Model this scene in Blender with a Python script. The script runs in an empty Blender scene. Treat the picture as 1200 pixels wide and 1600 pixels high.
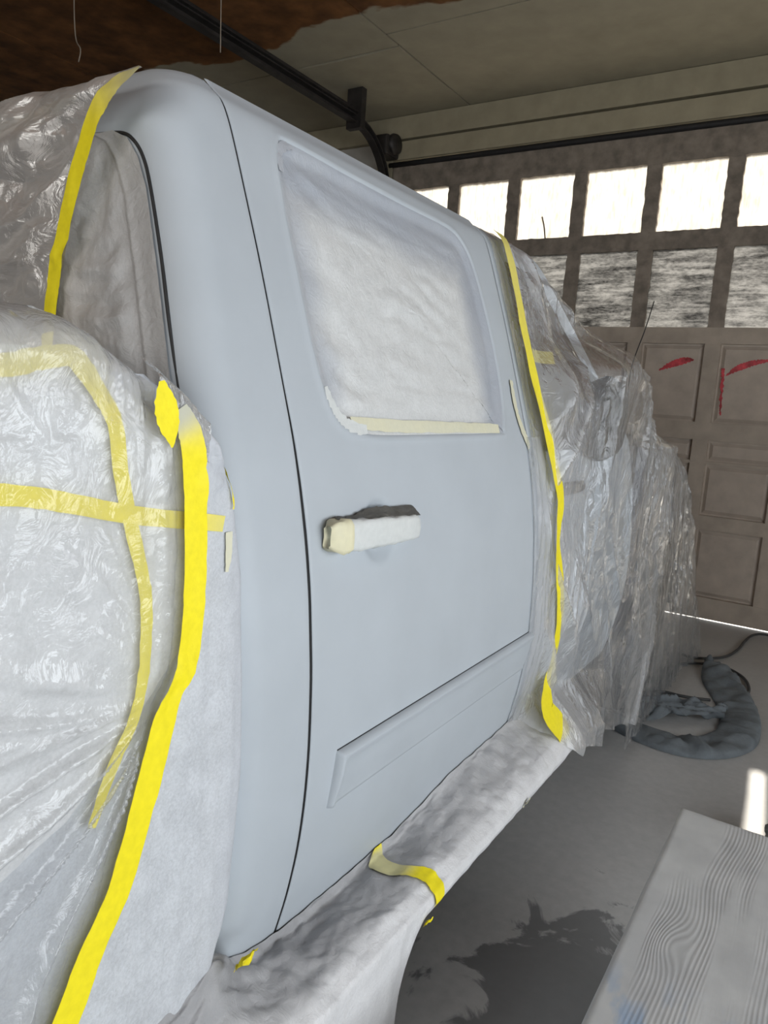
import bpy, bmesh, math, random
from mathutils import Vector, Matrix, noise
random.seed(4)
sc = bpy.context.scene
COL = sc.collection

# ------------------------------------------------------------------ camera
# world: +Y runs along the truck towards the garage door, +X away from the truck's side, Z up (metres)
RIGHT = Vector((0.8404, 0.5379, 0.0662)); UP = Vector((-0.1376, 0.0945, 0.9860)); BACK = Vector((0.5241, -0.8377, 0.1534))
cam_d = bpy.data.cameras.new('camera')
cam = bpy.data.objects.new('camera', cam_d); COL.objects.link(cam)
BACK.normalize(); RIGHT = (UP.cross(BACK)).normalized(); UP = BACK.cross(RIGHT).normalized()
M = Matrix((RIGHT, UP, BACK)).transposed().to_4x4(); M.translation = Vector((0.7, 0.0, 1.42))
cam.matrix_world = M
cam_d.sensor_fit = 'AUTO'; cam_d.sensor_width = 36.0; cam_d.lens = 36.0 * 1151.0 / 1600.0
cam_d.clip_start = 0.02; cam_d.clip_end = 200
sc.camera = cam

# ------------------------------------------------------------------ world, sun, daylight
w = bpy.data.worlds.new('world'); sc.world = w; w.use_nodes = True
bg = w.node_tree.nodes['Background']; bg.inputs[0].default_value = (0.86, 0.93, 1.0, 1); bg.inputs[1].default_value = 1.6

sun_d = bpy.data.lights.new('sun', 'SUN'); sun_d.energy = 20.0; sun_d.angle = 0.02; sun_d.color = (1.0, 0.92, 0.80)
sun = bpy.data.objects.new('sun', sun_d); COL.objects.link(sun)
sun.rotation_euler = Vector((0.075, -1.0, -0.89)).to_track_quat('-Z', 'Y').to_euler()

# side daylight as an area light, set in an added window out of frame
key_d = bpy.data.lights.new('unseen_side_light', 'AREA'); key_d.shape = 'RECTANGLE'
key_d.size = 5.3; key_d.size_y = 1.3; key_d.energy = 160.0; key_d.color = (0.93, 0.97, 1.0)
key = bpy.data.objects.new('unseen_side_light', key_d); COL.objects.link(key)
key.location = (2.93, 0.0, 1.55); key.rotation_euler = Vector((-1, 0, 0)).to_track_quat('-Z', 'Y').to_euler()

back_d = bpy.data.lights.new('added_back_light', 'AREA'); back_d.shape = 'RECTANGLE'  # added area light, lifts surfaces facing the back wall; no such window known
back_d.size = 2.4; back_d.size_y = 1.1; back_d.energy = 55.0; back_d.color = (1.0, 0.95, 0.88)
back = bpy.data.objects.new('added_back_light', back_d); COL.objects.link(back)
back.location = (-0.6, -3.13, 2.2); back.rotation_euler = Vector((0, 1, 0)).to_track_quat('-Z', 'Y').to_euler()

sc.view_settings.view_transform = 'Standard'; sc.view_settings.look = 'None'
sc.view_settings.gamma = 1.0; sc.view_settings.exposure = -0.5; sc.view_settings.use_curve_mapping = False
sc.cycles.max_bounces = 7; sc.cycles.transparent_max_bounces = 12; sc.cycles.use_adaptive_sampling = True; sc.cycles.adaptive_threshold = 0.02; sc.cycles.use_denoising = True
sc.cycles.sample_clamp_indirect = 4.0

# ------------------------------------------------------------------ material helpers
def new_mat(name):
    m = bpy.data.materials.new(name); m.use_nodes = True
    nt = m.node_tree; nt.nodes.clear()
    out = nt.nodes.new('ShaderNodeOutputMaterial')
    return m, nt, out
def N(nt, t, **kw):
    n = nt.nodes.new(t)
    for k, v in kw.items():
        if k in ('op',): n.operation = v
        elif hasattr(n, k): setattr(n, k, v)
    return n
def coord(nt, kind='Object', scale=(1, 1, 1), rot=(0, 0, 0)):
    mp = N(nt, 'ShaderNodeMapping'); mp.inputs['Scale'].default_value = scale; mp.inputs['Rotation'].default_value = rot
    if kind == 'World':
        g = N(nt, 'ShaderNodeNewGeometry'); nt.links.new(g.outputs['Position'], mp.inputs[0])
    else:
        c = N(nt, 'ShaderNodeTexCoord'); nt.links.new(c.outputs[kind], mp.inputs[0])
    return mp.outputs[0]
def noise_tex(nt, vec, scale, detail=4, rough=0.55, dist=0.0):
    n = N(nt, 'ShaderNodeTexNoise'); n.inputs['Scale'].default_value = scale; n.inputs['Detail'].default_value = detail
    n.inputs['Roughness'].default_value = rough; n.inputs['Distortion'].default_value = dist
    nt.links.new(vec, n.inputs['Vector']); return n.outputs['Fac']
def ramp(nt, fac, stops):
    r = N(nt, 'ShaderNodeValToRGB'); e = r.color_ramp.elements
    while len(e) < len(stops): e.new(0.5)
    for el, (p, c) in zip(e, stops):
        el.position = p; el.color = c if len(c) == 4 else (*c, 1)
    nt.links.new(fac, r.inputs[0]); return r.outputs[0]
def mixc(nt, fac, a, b, mode='MIX'):
    m = N(nt, 'ShaderNodeMix', data_type='RGBA', blend_type=mode)
    for sock, v in ((m.inputs[0], fac), (m.inputs[6], a), (m.inputs[7], b)):
        if isinstance(v, (int, float)): sock.default_value = v
        elif isinstance(v, tuple): sock.default_value = (*v, 1) if len(v) == 3 else v
        else: nt.links.new(v, sock)
    return m.outputs[2]
def math_n(nt, op, a, b=0.0, clamp=False):
    m = N(nt, 'ShaderNodeMath'); m.operation = op; m.use_clamp = clamp
    for i, v in enumerate((a, b)):
        if isinstance(v, (int, float)): m.inputs[i].default_value = v
        else: nt.links.new(v, m.inputs[i])
    return m.outputs[0]
def bump(nt, h, strength=0.3, dist=0.01, normal=None):
    b = N(nt, 'ShaderNodeBump'); b.inputs['Strength'].default_value = strength; b.inputs['Distance'].default_value = dist
    nt.links.new(h, b.inputs['Height'])
    if normal is not None: nt.links.new(normal, b.inputs['Normal'])
    return b.outputs[0]
def principled(nt, out, color, rough=0.5, metal=0.0, normal=None, spec=0.5):
    p = N(nt, 'ShaderNodeBsdfPrincipled')
    if isinstance(color, tuple): p.inputs['Base Color'].default_value = (*color, 1)
    else: nt.links.new(color, p.inputs['Base Color'])
    if isinstance(rough, (int, float)): p.inputs['Roughness'].default_value = rough
    else: nt.links.new(rough, p.inputs['Roughness'])
    p.inputs['Metallic'].default_value = metal
    p.inputs['Specular IOR Level'].default_value = spec
    if normal is not None: nt.links.new(normal, p.inputs['Normal'])
    if out is not None: nt.links.new(p.outputs[0], out.inputs[0])
    return p
def simple(name, c, rough=0.5, var=0.12, scale=20, metal=0.0, bmp=0.0, bscale=80, spec=0.5):
    m, nt, out = new_mat(name)
    v = coord(nt, 'World')
    f = noise_tex(nt, v, scale)
    col = ramp(nt, f, [(0.3, tuple(x * (1 - var) for x in c)), (0.7, tuple(min(1, x * (1 + var)) for x in c))])
    nrm = bump(nt, noise_tex(nt, v, bscale), bmp, 0.005) if bmp else None
    principled(nt, out, col, rough, metal, nrm, spec)
    return m

MAT = {}
PRIMER = (0.43, 0.468, 0.505)
MAT['primer'] = simple('grey_primer', PRIMER, 0.5, 0.03, 6, spec=0.35)
MAT['dark'] = simple('dark_gap', (0.012, 0.012, 0.013), 0.7, 0.2)
MAT['rubber'] = simple('black_rubber', (0.015, 0.015, 0.016), 0.6, 0.2)
MAT['fender_paint'] = simple('dark_grey_paint', (0.10, 0.105, 0.125), 0.3, 0.08, 5)
MAT['black_plastic'] = simple('black_plastic', (0.012, 0.013, 0.015), 0.35, 0.2)
MAT['glass_dark'] = simple('dark_tinted_glass', (0.006, 0.008, 0.010), 0.25, 0.1, spec=0.15)
MAT['rim'] = simple('alloy_rim', (0.42, 0.42, 0.43), 0.3, 0.08, 10, metal=1.0)
MAT['tyre'] = simple('tyre_rubber', (0.02, 0.02, 0.021), 0.75, 0.2, bmp=0.2)
MAT['lamp_lens'] = simple('headlamp_lens', (0.5, 0.5, 0.52), 0.12, 0.05)

def tape_mat(name, c, spray=0.0, spray_col=(0.45, 0.47, 0.48)):
    m, nt, out = new_mat(name)
    v = coord(nt, 'World')
    f = noise_tex(nt, v, 90, 3); g = noise_tex(nt, v, 14, 3)
    col = ramp(nt, f, [(0.25, tuple(x * 0.93 for x in c)), (0.75, tuple(min(1, x * 1.05) for x in c))])
    at = N(nt, 'ShaderNodeAttribute'); at.attribute_name = 'spray'
    amt = math_n(nt, 'ADD', at.outputs['Fac'], math_n(nt, 'MULTIPLY', math_n(nt, 'SUBTRACT', g, 0.5), 0.25 if spray else 0.0))
    amt = math_n(nt, 'ADD', amt, spray, True)
    col = mixc(nt, amt, col, spray_col)
    principled(nt, out, col, 0.55, 0, bump(nt, noise_tex(nt, v, 160, 2), 0.12, 0.003), 0.3)
    return m
MAT['tape'] = tape_mat('yellow_masking_tape', (0.86, 0.73, 0.015))
MAT['tape_pale'] = tape_mat('pale_cream_tape', (0.74, 0.69, 0.42), 0.42, (0.50, 0.53, 0.55))
MAT['tape_white'] = tape_mat('whitish_tape', (0.66, 0.67, 0.64), 0.35, (0.50, 0.54, 0.57))

def paper_mat(name, c, rough=0.55, mottled=0.10, fib=True, spray_col=None, ripple=0.0, back=0.0):
    m, nt, out = new_mat(name)
    v = coord(nt, 'World')
    f1 = noise_tex(nt, v, 240, 4, 0.7); f2 = noise_tex(nt, v, 28, 4)
    f = math_n(nt, 'ADD', math_n(nt, 'MULTIPLY', f1, 0.6), math_n(nt, 'MULTIPLY', f2, 0.4))
    col = ramp(nt, f, [(0.36, tuple(x * (1 - 1.3 * mottled) for x in c)), (0.62, tuple(min(1, x * (1 + mottled)) for x in c))])
    if spray_col:
        at = N(nt, 'ShaderNodeAttribute'); at.attribute_name = 'spray'
        g = math_n(nt, 'MULTIPLY', math_n(nt, 'SUBTRACT', noise_tex(nt, v, 9, 4), 0.5), 0.5)
        mask = math_n(nt, 'MULTIPLY', at.outputs['Fac'], math_n(nt, 'ADD', g, 1.0), True)
        col = mixc(nt, mask, col, spray_col)
    h = f1
    nrm = bump(nt, h, 0.18, 0.003)
    nrm = bump(nt, noise_tex(nt, v, 36, 5, 0.6, 1.5), 0.35, 0.008, nrm)
    p = principled(nt, out, col, rough, 0, nrm, 0.35)
    if back > 0:
        tr = N(nt, 'ShaderNodeBsdfTranslucent'); nt.links.new(col, tr.inputs[0])
        mx = N(nt, 'ShaderNodeMixShader'); mx.inputs[0].default_value = back
        nt.links.new(p.outputs[0], mx.inputs[1]); nt.links.new(tr.outputs[0], mx.inputs[2]); nt.links.new(mx.outputs[0], out.inputs[0])
    return m
MAT['paper_white'] = paper_mat('white_masking_paper', (0.70, 0.70, 0.70), spray_col=(0.40, 0.41, 0.42))
MAT['paper_soft'] = paper_mat('bluish_white_masking_film', (0.53, 0.55, 0.58), 0.45, 0.12, spray_col=(0.46, 0.48, 0.52))
MAT['paper_board'] = paper_mat('sprayed_masking_paper', (0.66, 0.66, 0.67), 0.5, 0.06, spray_col=(0.27, 0.27, 0.28))
MAT['paper_grey'] = paper_mat('grey_sprayed_paper', (0.42, 0.415, 0.41), 0.5, 0.05, spray_col=(0.47, 0.44, 0.40))
MAT['paper_dark'] = paper_mat('dark_grey_paper', (0.10, 0.098, 0.09), 0.5, 0.1)
MAT['tape_cream'] = tape_mat('cream_tape', (0.74, 0.67, 0.36), 0.38, (0.6, 0.62, 0.62))
MAT['film_window'] = paper_mat('window_masking_film', (0.60, 0.61, 0.61), 0.4, 0.07, spray_col=(0.36, 0.385, 0.43))

def film_mat(name, haze=0.4, tint=(0.85, 0.86, 0.88), stretch=(1, 1, 1), rot=(0, 0, 0), bs=0.5, scale=24, gloss=0.14, thin=(0.94, 0.95, 0.96), hazevar=0.5, ior=1.5):
    """thin clear polythene: part see-through, part milky, shiny on its folds"""
    m, nt, out = new_mat(name)
    v = coord(nt, 'World', stretch, rot)
    n1 = noise_tex(nt, v, scale, 5, 0.55, 1.2); n2 = noise_tex(nt, v, scale * 0.35, 3, 0.5, 0.6)
    r1 = math_n(nt, 'ABSOLUTE', math_n(nt, 'SUBTRACT', n1, 0.5)); r2 = math_n(nt, 'ABSOLUTE', math_n(nt, 'SUBTRACT', n2, 0.5))
    h = math_n(nt, 'ADD', math_n(nt, 'MULTIPLY', r1, 1.0), math_n(nt, 'MULTIPLY', r2, 2.0))
    nrm = bump(nt, h, bs, 0.02)
    tr = N(nt, 'ShaderNodeBsdfTransparent'); tr.inputs[0].default_value = (*thin, 1)
    df = N(nt, 'ShaderNodeBsdfDiffuse'); df.inputs[0].default_value = (*tint, 1); nt.links.new(nrm, df.inputs['Normal'])
    tl = N(nt, 'ShaderNodeBsdfTranslucent'); tl.inputs[0].default_value = (*tint, 1)
    milk = N(nt, 'ShaderNodeMixShader'); milk.inputs[0].default_value = 0.35
    nt.links.new(df.outputs[0], milk.inputs[1]); nt.links.new(tl.outputs[0], milk.inputs[2])
    hz = math_n(nt, 'MULTIPLY', math_n(nt, 'ADD', math_n(nt, 'MULTIPLY', math_n(nt, 'SUBTRACT', n2, 0.45), 2.2 * hazevar), 1.0), haze, True)
    at = N(nt, 'ShaderNodeAttribute'); at.attribute_name = 'spray'
    hz = math_n(nt, 'ADD', hz, math_n(nt, 'MULTIPLY', at.outputs['Fac'], 0.5), True)
    body = N(nt, 'ShaderNodeMixShader'); nt.links.new(hz, body.inputs[0])
    nt.links.new(tr.outputs[0], body.inputs[1]); nt.links.new(milk.outputs[0], body.inputs[2])
    gl = N(nt, 'ShaderNodeBsdfGlossy'); gl.inputs['Roughness'].default_value = gloss; nt.links.new(nrm, gl.inputs['Normal'])
    fr = N(nt, 'ShaderNodeFresnel'); fr.inputs[0].default_value = ior; nt.links.new(nrm, fr.inputs['Normal'])
    frs = math_n(nt, 'MINIMUM', math_n(nt, 'MULTIPLY', fr.outputs[0], 1.2), 0.5)
    mx = N(nt, 'ShaderNodeMixShader'); nt.links.new(frs, mx.inputs[0])
    nt.links.new(body.outputs[0], mx.inputs[1]); nt.links.new(gl.outputs[0], mx.inputs[2]); nt.links.new(mx.outputs[0], out.inputs[0])
    return m
MAT['film_bed'] = film_mat('milky_polythene', 0.22, (0.78, 0.78, 0.78), (1, 1.2, 0.8), (0.5, 0, 0), 0.40, 22, 0.13, hazevar=0.6)
MAT['film_roof'] = film_mat('crumpled_polythene', 0.66, (0.86, 0.82, 0.78), (1.0, 1.0, 1.8), (0, 0.5, 0), 0.42, 13, 0.14)
MAT['film_front'] = film_mat('clear_polythene', 0.12, (0.90, 0.91, 0.93), (1, 1.7, 0.8), (0.15, 0, 0), 0.55, 13, 0.08, ior=1.36)
MAT['film_nose'] = film_mat('clear_polythene_nose', 0.13, (0.82, 0.83, 0.85), (1, 2.0, 0.6), (0, 0, 0), 0.65, 16, 0.12)

# wood, metal, plaster ...
def plank_mat():
    m, nt, out = new_mat('grey_painted_wood')
    v = coord(nt, 'World', (1, 1, 1))
    warp = noise_tex(nt, coord(nt, 'World', (2.4, 0.7, 1)), 2.0, 2, 0.45)
    knot = noise_tex(nt, coord(nt, 'World', (1.8, 1.0, 1)), 3.6, 0, 0.4)
    sx = N(nt, 'ShaderNodeSeparateXYZ'); nt.links.new(v, sx.inputs[0])
    ph = math_n(nt, 'ADD', math_n(nt, 'MULTIPLY', sx.outputs[0], 130.0), math_n(nt, 'MULTIPLY', warp, 3.0))
    ph = math_n(nt, 'ADD', ph, math_n(nt, 'MULTIPLY', knot, 6.0))
    for kx, ky, kr in ((0.535, 1.36, 0.0016), (0.72, 1.72, 0.0012), (0.60, 0.95, 0.0016)):      # knots bend the grain round them
        ex = math_n(nt, 'SUBTRACT', sx.outputs[0], kx); ey = math_n(nt, 'MULTIPLY', math_n(nt, 'SUBTRACT', sx.outputs[1], ky), 0.45)
        d2 = math_n(nt, 'ADD', math_n(nt, 'MULTIPLY', ex, ex), math_n(nt, 'MULTIPLY', ey, ey))
        ph = math_n(nt, 'ADD', ph, math_n(nt, 'MULTIPLY', math_n(nt, 'POWER', 2.718, math_n(nt, 'DIVIDE', d2, -kr * 0.6)), 3.5))
    s = math_n(nt, 'SINE', math_n(nt, 'MULTIPLY', ph, 6.283))
    mask = ramp(nt, noise_tex(nt, coord(nt, 'World', (7, 0.9, 1)), 1.6, 2), [(0.50, (0, 0, 0)), (0.60, (1, 1, 1))])
    g = math_n(nt, 'MULTIPLY', math_n(nt, 'ADD', s, 1.0), mask)
    fine = noise_tex(nt, coord(nt, 'World', (60, 6, 1)), 6, 4)
    base = ramp(nt, noise_tex(nt, v, 9, 5), [(0.3, (0.42, 0.425, 0.43)), (0.7, (0.54, 0.545, 0.54))])
    col = mixc(nt, math_n(nt, 'MULTIPLY', g, 0.13, True), base, (0.17, 0.17, 0.175))
    blue = math_n(nt, 'MULTIPLY', ramp(nt, noise_tex(nt, coord(nt, 'World', (9, 4, 1)), 2.0, 4), [(0.50, (0, 0, 0)), (0.62, (1, 1, 1))]),
                  ramp(nt, sx.outputs[1], [(0.0, (1, 1, 1)), (1.0, (1, 1, 1))]))
    near = N(nt, 'ShaderNodeMapRange'); near.inputs[1].default_value = 1.28; near.inputs[2].default_value = 1.12
    nt.links.new(sx.outputs[1], near.inputs[0])
    col = mixc(nt, math_n(nt, 'MULTIPLY', blue, math_n(nt, 'MULTIPLY', near.outputs[0], 0.7)), col, (0.20, 0.31, 0.48))
    h = math_n(nt, 'ADD', math_n(nt, 'MULTIPLY', g, -0.5), math_n(nt, 'MULTIPLY', fine, 0.35))
    principled(nt, out, col, 0.6, 0, bump(nt, h, 0.3, 0.0015), 0.35)
    return m
MAT['plank'] = plank_mat()
MAT['wood_dark'] = simple('dusty_wood', (0.22, 0.20, 0.17), 0.8, 0.2, 14, bmp=0.3)

def floor_mat():
    m, nt, out = new_mat('grey_concrete')
    v = coord(nt, 'World')
    a = noise_tex(nt, v, 1.3, 5, 0.6, 0.4); b = noise_tex(nt, v, 30, 5, 0.6); c = noise_tex(nt, v, 5.5, 5, 0.62, 0.8)
    base = ramp(nt, a, [(0.30, (0.36, 0.365, 0.36)), (0.70, (0.50, 0.50, 0.49))])
    base = mixc(nt, 0.35, base, ramp(nt, b, [(0.3, (0.28, 0.28, 0.285)), (0.7, (0.46, 0.46, 0.46))]))
    sx = N(nt, 'ShaderNodeSeparateXYZ'); nt.links.new(v, sx.inputs[0])
    # dark wet-looking stain beside the running board
    dx = math_n(nt, 'MULTIPLY', math_n(nt, 'SUBTRACT', sx.outputs[0], 0.30), 2.8); dy = math_n(nt, 'MULTIPLY', math_n(nt, 'SUBTRACT', sx.outputs[1], 1.45), 1.35)
    r = math_n(nt, 'SQRT', math_n(nt, 'ADD', math_n(nt, 'MULTIPLY', dx, dx), math_n(nt, 'MULTIPLY', dy, dy)))
    r = math_n(nt, 'ADD', r, math_n(nt, 'MULTIPLY', math_n(nt, 'SUBTRACT', c, 0.5), 2.2))
    st = ramp(nt, r, [(0.62, (1, 1, 1)), (0.74, (0, 0, 0))])
    col = mixc(nt, math_n(nt, 'MULTIPLY', st, 0.72), base, (0.075, 0.078, 0.084))
    rough = math_n(nt, 'ADD', math_n(nt, 'MULTIPLY', b, 0.25), 0.30)
    principled(nt, out, col, rough, 0, bump(nt, b, 0.12, 0.004), 0.45)
    return m
MAT['floor'] = floor_mat()

def ceiling_mat():
    m, nt, out = new_mat('half_painted_ceiling')
    v = coord(nt, 'World'); sx = N(nt, 'ShaderNodeSeparateXYZ'); nt.links.new(v, sx.inputs[0])
    n = noise_tex(nt, coord(nt, 'World', (1, 1.6, 1)), 1.5, 4, 0.5); n2 = noise_tex(nt, v, 6, 4)
    edge = math_n(nt, 'ADD', sx.outputs[1], math_n(nt, 'MULTIPLY', math_n(nt, 'SUBTRACT', n, 0.5), 0.75))
    mr = N(nt, 'ShaderNodeMapRange'); mr.inputs[1].default_value = 4.12; mr.inputs[2].default_value = 4.15; nt.links.new(edge, mr.inputs[0])
    mr.clamp = True
    brown = ramp(nt, n2, [(0.30, (0.085, 0.037, 0.014)), (0.70, (0.24, 0.105, 0.036))])
    cream = ramp(nt, n2, [(0.25, (0.33, 0.30, 0.225)), (0.75, (0.40, 0.365, 0.275))])
    principled(nt, out, mixc(nt, mr.outputs[0], brown, cream), 0.75, 0, None, 0.25)
    return m
MAT['ceiling'] = ceiling_mat()
MAT['trim'] = simple('cream_painted_board', (0.36, 0.32, 0.225), 0.7, 0.10, 7, bmp=0.15)
MAT['door_paint'] = simple('old_door_paint', (0.42, 0.36, 0.30), 0.65, 0.16, 7, bmp=0.2, bscale=40)
MAT['door_panel'] = simple('old_door_panel_paint', (0.46, 0.395, 0.335), 0.65, 0.12, 9, bmp=0.2, bscale=40)
MAT['mullion'] = simple('dirty_backlit_mullion_paint', (0.24, 0.205, 0.17), 0.7, 0.30, 12, bmp=0.4, bscale=30)  # darker than the door paint: dirt, with backlit shade put into the colour
MAT['steel'] = simple('grimy_steel', (0.055, 0.050, 0.048), 0.5, 0.3, 9, metal=0.6, bmp=0.2)
MAT['wall'] = simple('dingy_wall_paint', (0.52, 0.50, 0.46), 0.8, 0.15, 4)
MAT['outside'] = simple('pale_driveway', (0.60, 0.58, 0.54), 0.9, 0.1, 3)
MAT['red_paint'] = simple('red_paint_smear', (0.50, 0.05, 0.065), 0.5, 0.5, 22)
MAT['string'] = simple('dusty_string', (0.25, 0.21, 0.17), 0.9, 0.2)
MAT['cable'] = simple('dark_rubber_hose', (0.045, 0.048, 0.05), 0.6, 0.2)
MAT['cloth'] = simple('dusty_blue_grey_canvas', (0.13, 0.15, 0.165), 0.85, 0.22, 16, bmp=0.3, bscale=120)
MAT['foil'] = film_mat('grey_crumpled_plastic', 0.9, (0.30, 0.29, 0.28), (1, 1, 1), (0, 0, 0), 0.8, 30, 0.18)

def pane_mat(name, lo, hi, wavy):
    m, nt, out = new_mat(name)
    v = coord(nt, 'World')
    if wavy:
        f = noise_tex(nt, coord(nt, 'World', (1.4, 1, 14)), 2.3, 4, 0.6, 0.5)
        f2 = noise_tex(nt, coord(nt, 'World', (1, 1, 1.4)), 3.0, 4, 0.6, 0.5)
        g = noise_tex(nt, coord(nt, 'World', (1, 1, 3.0)), 42, 3, 0.7)
        f = math_n(nt, 'ADD', math_n(nt, 'ADD', math_n(nt, 'MULTIPLY', f, 0.40), math_n(nt, 'MULTIPLY', f2, 0.30)), math_n(nt, 'MULTIPLY', g, 0.30))
        col = ramp(nt, f, [(0.38, lo), (0.58, hi)])
    else:
        f = noise_tex(nt, coord(nt, 'World', (9, 1, 1.5)), 5, 5, 0.7)
        col = ramp(nt, f, [(0.32, lo), (0.6, hi)])
    tl = N(nt, 'ShaderNodeBsdfTranslucent'); nt.links.new(col, tl.inputs[0])
    gl = N(nt, 'ShaderNodeBsdfGlossy'); gl.inputs['Roughness'].default_value = 0.25
    mx = N(nt, 'ShaderNodeMixShader'); mx.inputs[0].default_value = 0.05
    nt.links.new(tl.outputs[0], mx.inputs[1]); nt.links.new(gl.outputs[0], mx.inputs[2]); nt.links.new(mx.outputs[0], out.inputs[0])
    return m
MAT['pane_top'] = pane_mat('frosted_pane', (0.48, 0.455, 0.42), (0.66, 0.645, 0.615), False)
MAT['pane_low'] = pane_mat('wavy_dirty_pane', (0.065, 0.065, 0.065), (0.36, 0.36, 0.355), True)
def clear_glass():
    m, nt, out = new_mat('clear_glass')
    tr = N(nt, 'ShaderNodeBsdfTransparent'); gl = N(nt, 'ShaderNodeBsdfGlossy'); gl.inputs['Roughness'].default_value = 0.03
    mx = N(nt, 'ShaderNodeMixShader'); mx.inputs[0].default_value = 0.06
    nt.links.new(tr.outputs[0], mx.inputs[1]); nt.links.new(gl.outputs[0], mx.inputs[2]); nt.links.new(mx.outputs[0], out.inputs[0])
    return m
MAT['clear_glass'] = clear_glass()

# ------------------------------------------------------------------ object helpers (meshes are given in world coordinates)
def finish(o, mat, parent, smooth):
    o.data.materials.append(MAT[mat])
    if smooth:
        o.data.polygons.foreach_set('use_smooth', [True] * len(o.data.polygons))
    COL.objects.link(o)
    if parent is not None: o.parent = parent
def wloc(o):
    p = Vector((0, 0, 0))
    while o is not None: p = p + Vector(o.location); o = o.parent
    return p
def mesh(name, verts, faces, mat, parent=None, smooth=True, base=None, spray=None):
    if parent is not None: off = wloc(parent)
    elif base is not None: off = Vector(base)
    else:
        xs = [v[0] for v in verts]; ys = [v[1] for v in verts]; zs = [v[2] for v in verts]
        off = Vector(((min(xs) + max(xs)) / 2, (min(ys) + max(ys)) / 2, min(zs)))
    me = bpy.data.meshes.new(name)
    me.from_pydata([(v[0] - off.x, v[1] - off.y, v[2] - off.z) for v in verts], [], faces)
    me.update()
    if spray is not None:
        a = me.attributes.new('spray', 'FLOAT', 'POINT'); a.data.foreach_set('value', spray)
    o = bpy.data.objects.new(name, me)
    finish(o, mat, parent, smooth)
    if parent is None: o.location = off
    return o
def from_bm(name, bm, mat, parent=None, smooth=False):
    bm.normal_update()
    vs = [tuple(v.co) for v in bm.verts]; bm.verts.index_update()
    fs = [[v.index for v in f.verts] for f in bm.faces]; bm.free()
    return mesh(name, vs, fs, mat, parent, smooth)
def tag(o, label, cat, group=None, kind=None):
    o['label'] = label; o['category'] = cat
    if group: o['group'] = group
    if kind: o['kind'] = kind
    return o
def struct(o, label=None):
    o['kind'] = 'structure'
    if label: o['label'] = label
    return o
def empty(name, loc):
    e = bpy.data.objects.new(name, None); e.empty_display_size = 0.1; e.location = loc; COL.objects.link(e); return e
def grid(us, vs, fn):
    verts = []; faces = []
    nu, nv = len(us), len(vs)
    for u in us:
        for v in vs: verts.append(fn(u, v))
    for i in range(nu - 1):
        for j in range(nv - 1):
            a = i * nv + j; faces.append((a, a + nv, a + nv + 1, a + 1))
    return verts, faces
def sheet(name, us, vs, fn, mat, parent=None, spray=None, keep=None):
    verts, faces = grid(us, vs, fn)
    sp = [spray(u, v) for u in us for v in vs] if spray else None
    if keep:
        nv = len(vs)
        faces = [f for f in faces if keep(us[f[0] // nv], vs[f[0] % nv])]
        used = sorted({i for f in faces for i in f}); mp = {k: i for i, k in enumerate(used)}
        verts = [verts[i] for i in used]; faces = [tuple(mp[i] for i in f) for f in faces]
        if sp: sp = [sp[i] for i in used]
    return mesh(name, verts, faces, mat, parent, True, None, sp)
def lin(a, b, n): return [a + (b - a) * i / (n - 1) for i in range(n)]
def interp(x, pts):
    if x <= pts[0][0]: return pts[0][1]
    for (x0, y0), (x1, y1) in zip(pts, pts[1:]):
        if x <= x1: return y0 + (y1 - y0) * (x - x0) / (x1 - x0)
    return pts[-1][1]
def smooth_pts(pts, k=6):
    """Catmull-Rom through the points"""
    P = [Vector(p) for p in pts]; P = [P[0] * 2 - P[1]] + P + [P[-1] * 2 - P[-2]]; out = []
    for i in range(1, len(P) - 2):
        for j in range(k):
            t = j / k; a, b, c, d = P[i - 1], P[i], P[i + 1], P[i + 2]
            out.append(0.5 * ((2 * b) + (c - a) * t + (2 * a - 5 * b + 4 * c - d) * t * t + (3 * b - a - 3 * c + d) * t ** 3))
    out.append(P[-2]); return out
def sstep(a, b, x):
    t = max(0.0, min(1.0, (x - a) / (b - a))); return t * t * (3 - 2 * t)
def pn(x, y, z=0.0): return noise.noise(Vector((x, y, z)))
def ridge(x, y, z=0.0): return 1.0 - min(1.0, abs(noise.noise(Vector((x, y, z)))) * 2.2)
def crumple(x, y, seed=0.0, f=14.0, octv=3):
    h = 0; a = 1.0
    wx = x + 0.02 * pn(x * 9, y * 9, seed + 5); wy = y + 0.02 * pn(x * 9, y * 9, seed + 9)
    for k in range(octv):
        h += a * (abs(pn(wx * f, wy * f, seed + k * 3.1)) * 2 - 0.5); f *= 2.1; a *= 0.5
    return h
_rf = random.Random(11)
FOLD = [(math.cos(a), math.sin(a), f, _rf.random() * 9) for a, f in ((0.3, 7.0), (1.15, 9.5), (2.0, 8.0), (2.7, 12.0), (0.75, 15.0), (1.6, 19.0))]
def folds(x, y, seed=0.0, sc=1.0, n=6):
    """sharp straight creases between flat facets, as in crumpled paper"""
    h = 0
    wx = x + 0.05 * pn(x * 5 * sc, y * 5 * sc, seed + 3) / sc; wy = y + 0.05 * pn(x * 5 * sc, y * 5 * sc, seed + 8) / sc
    for k, (cx, cy_, f, ph) in enumerate(FOLD[:n]):
        q = (wx * cx + wy * cy_) * f * sc + ph + seed; q -= math.floor(q)
        m_ = sstep(-0.25, 0.35, pn(x * 6 * sc, y * 6 * sc, seed + 20 + k * 7))
        h += m_ * (abs(2 * q - 1) - 0.5) * 7.0 / f
    return h
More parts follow.
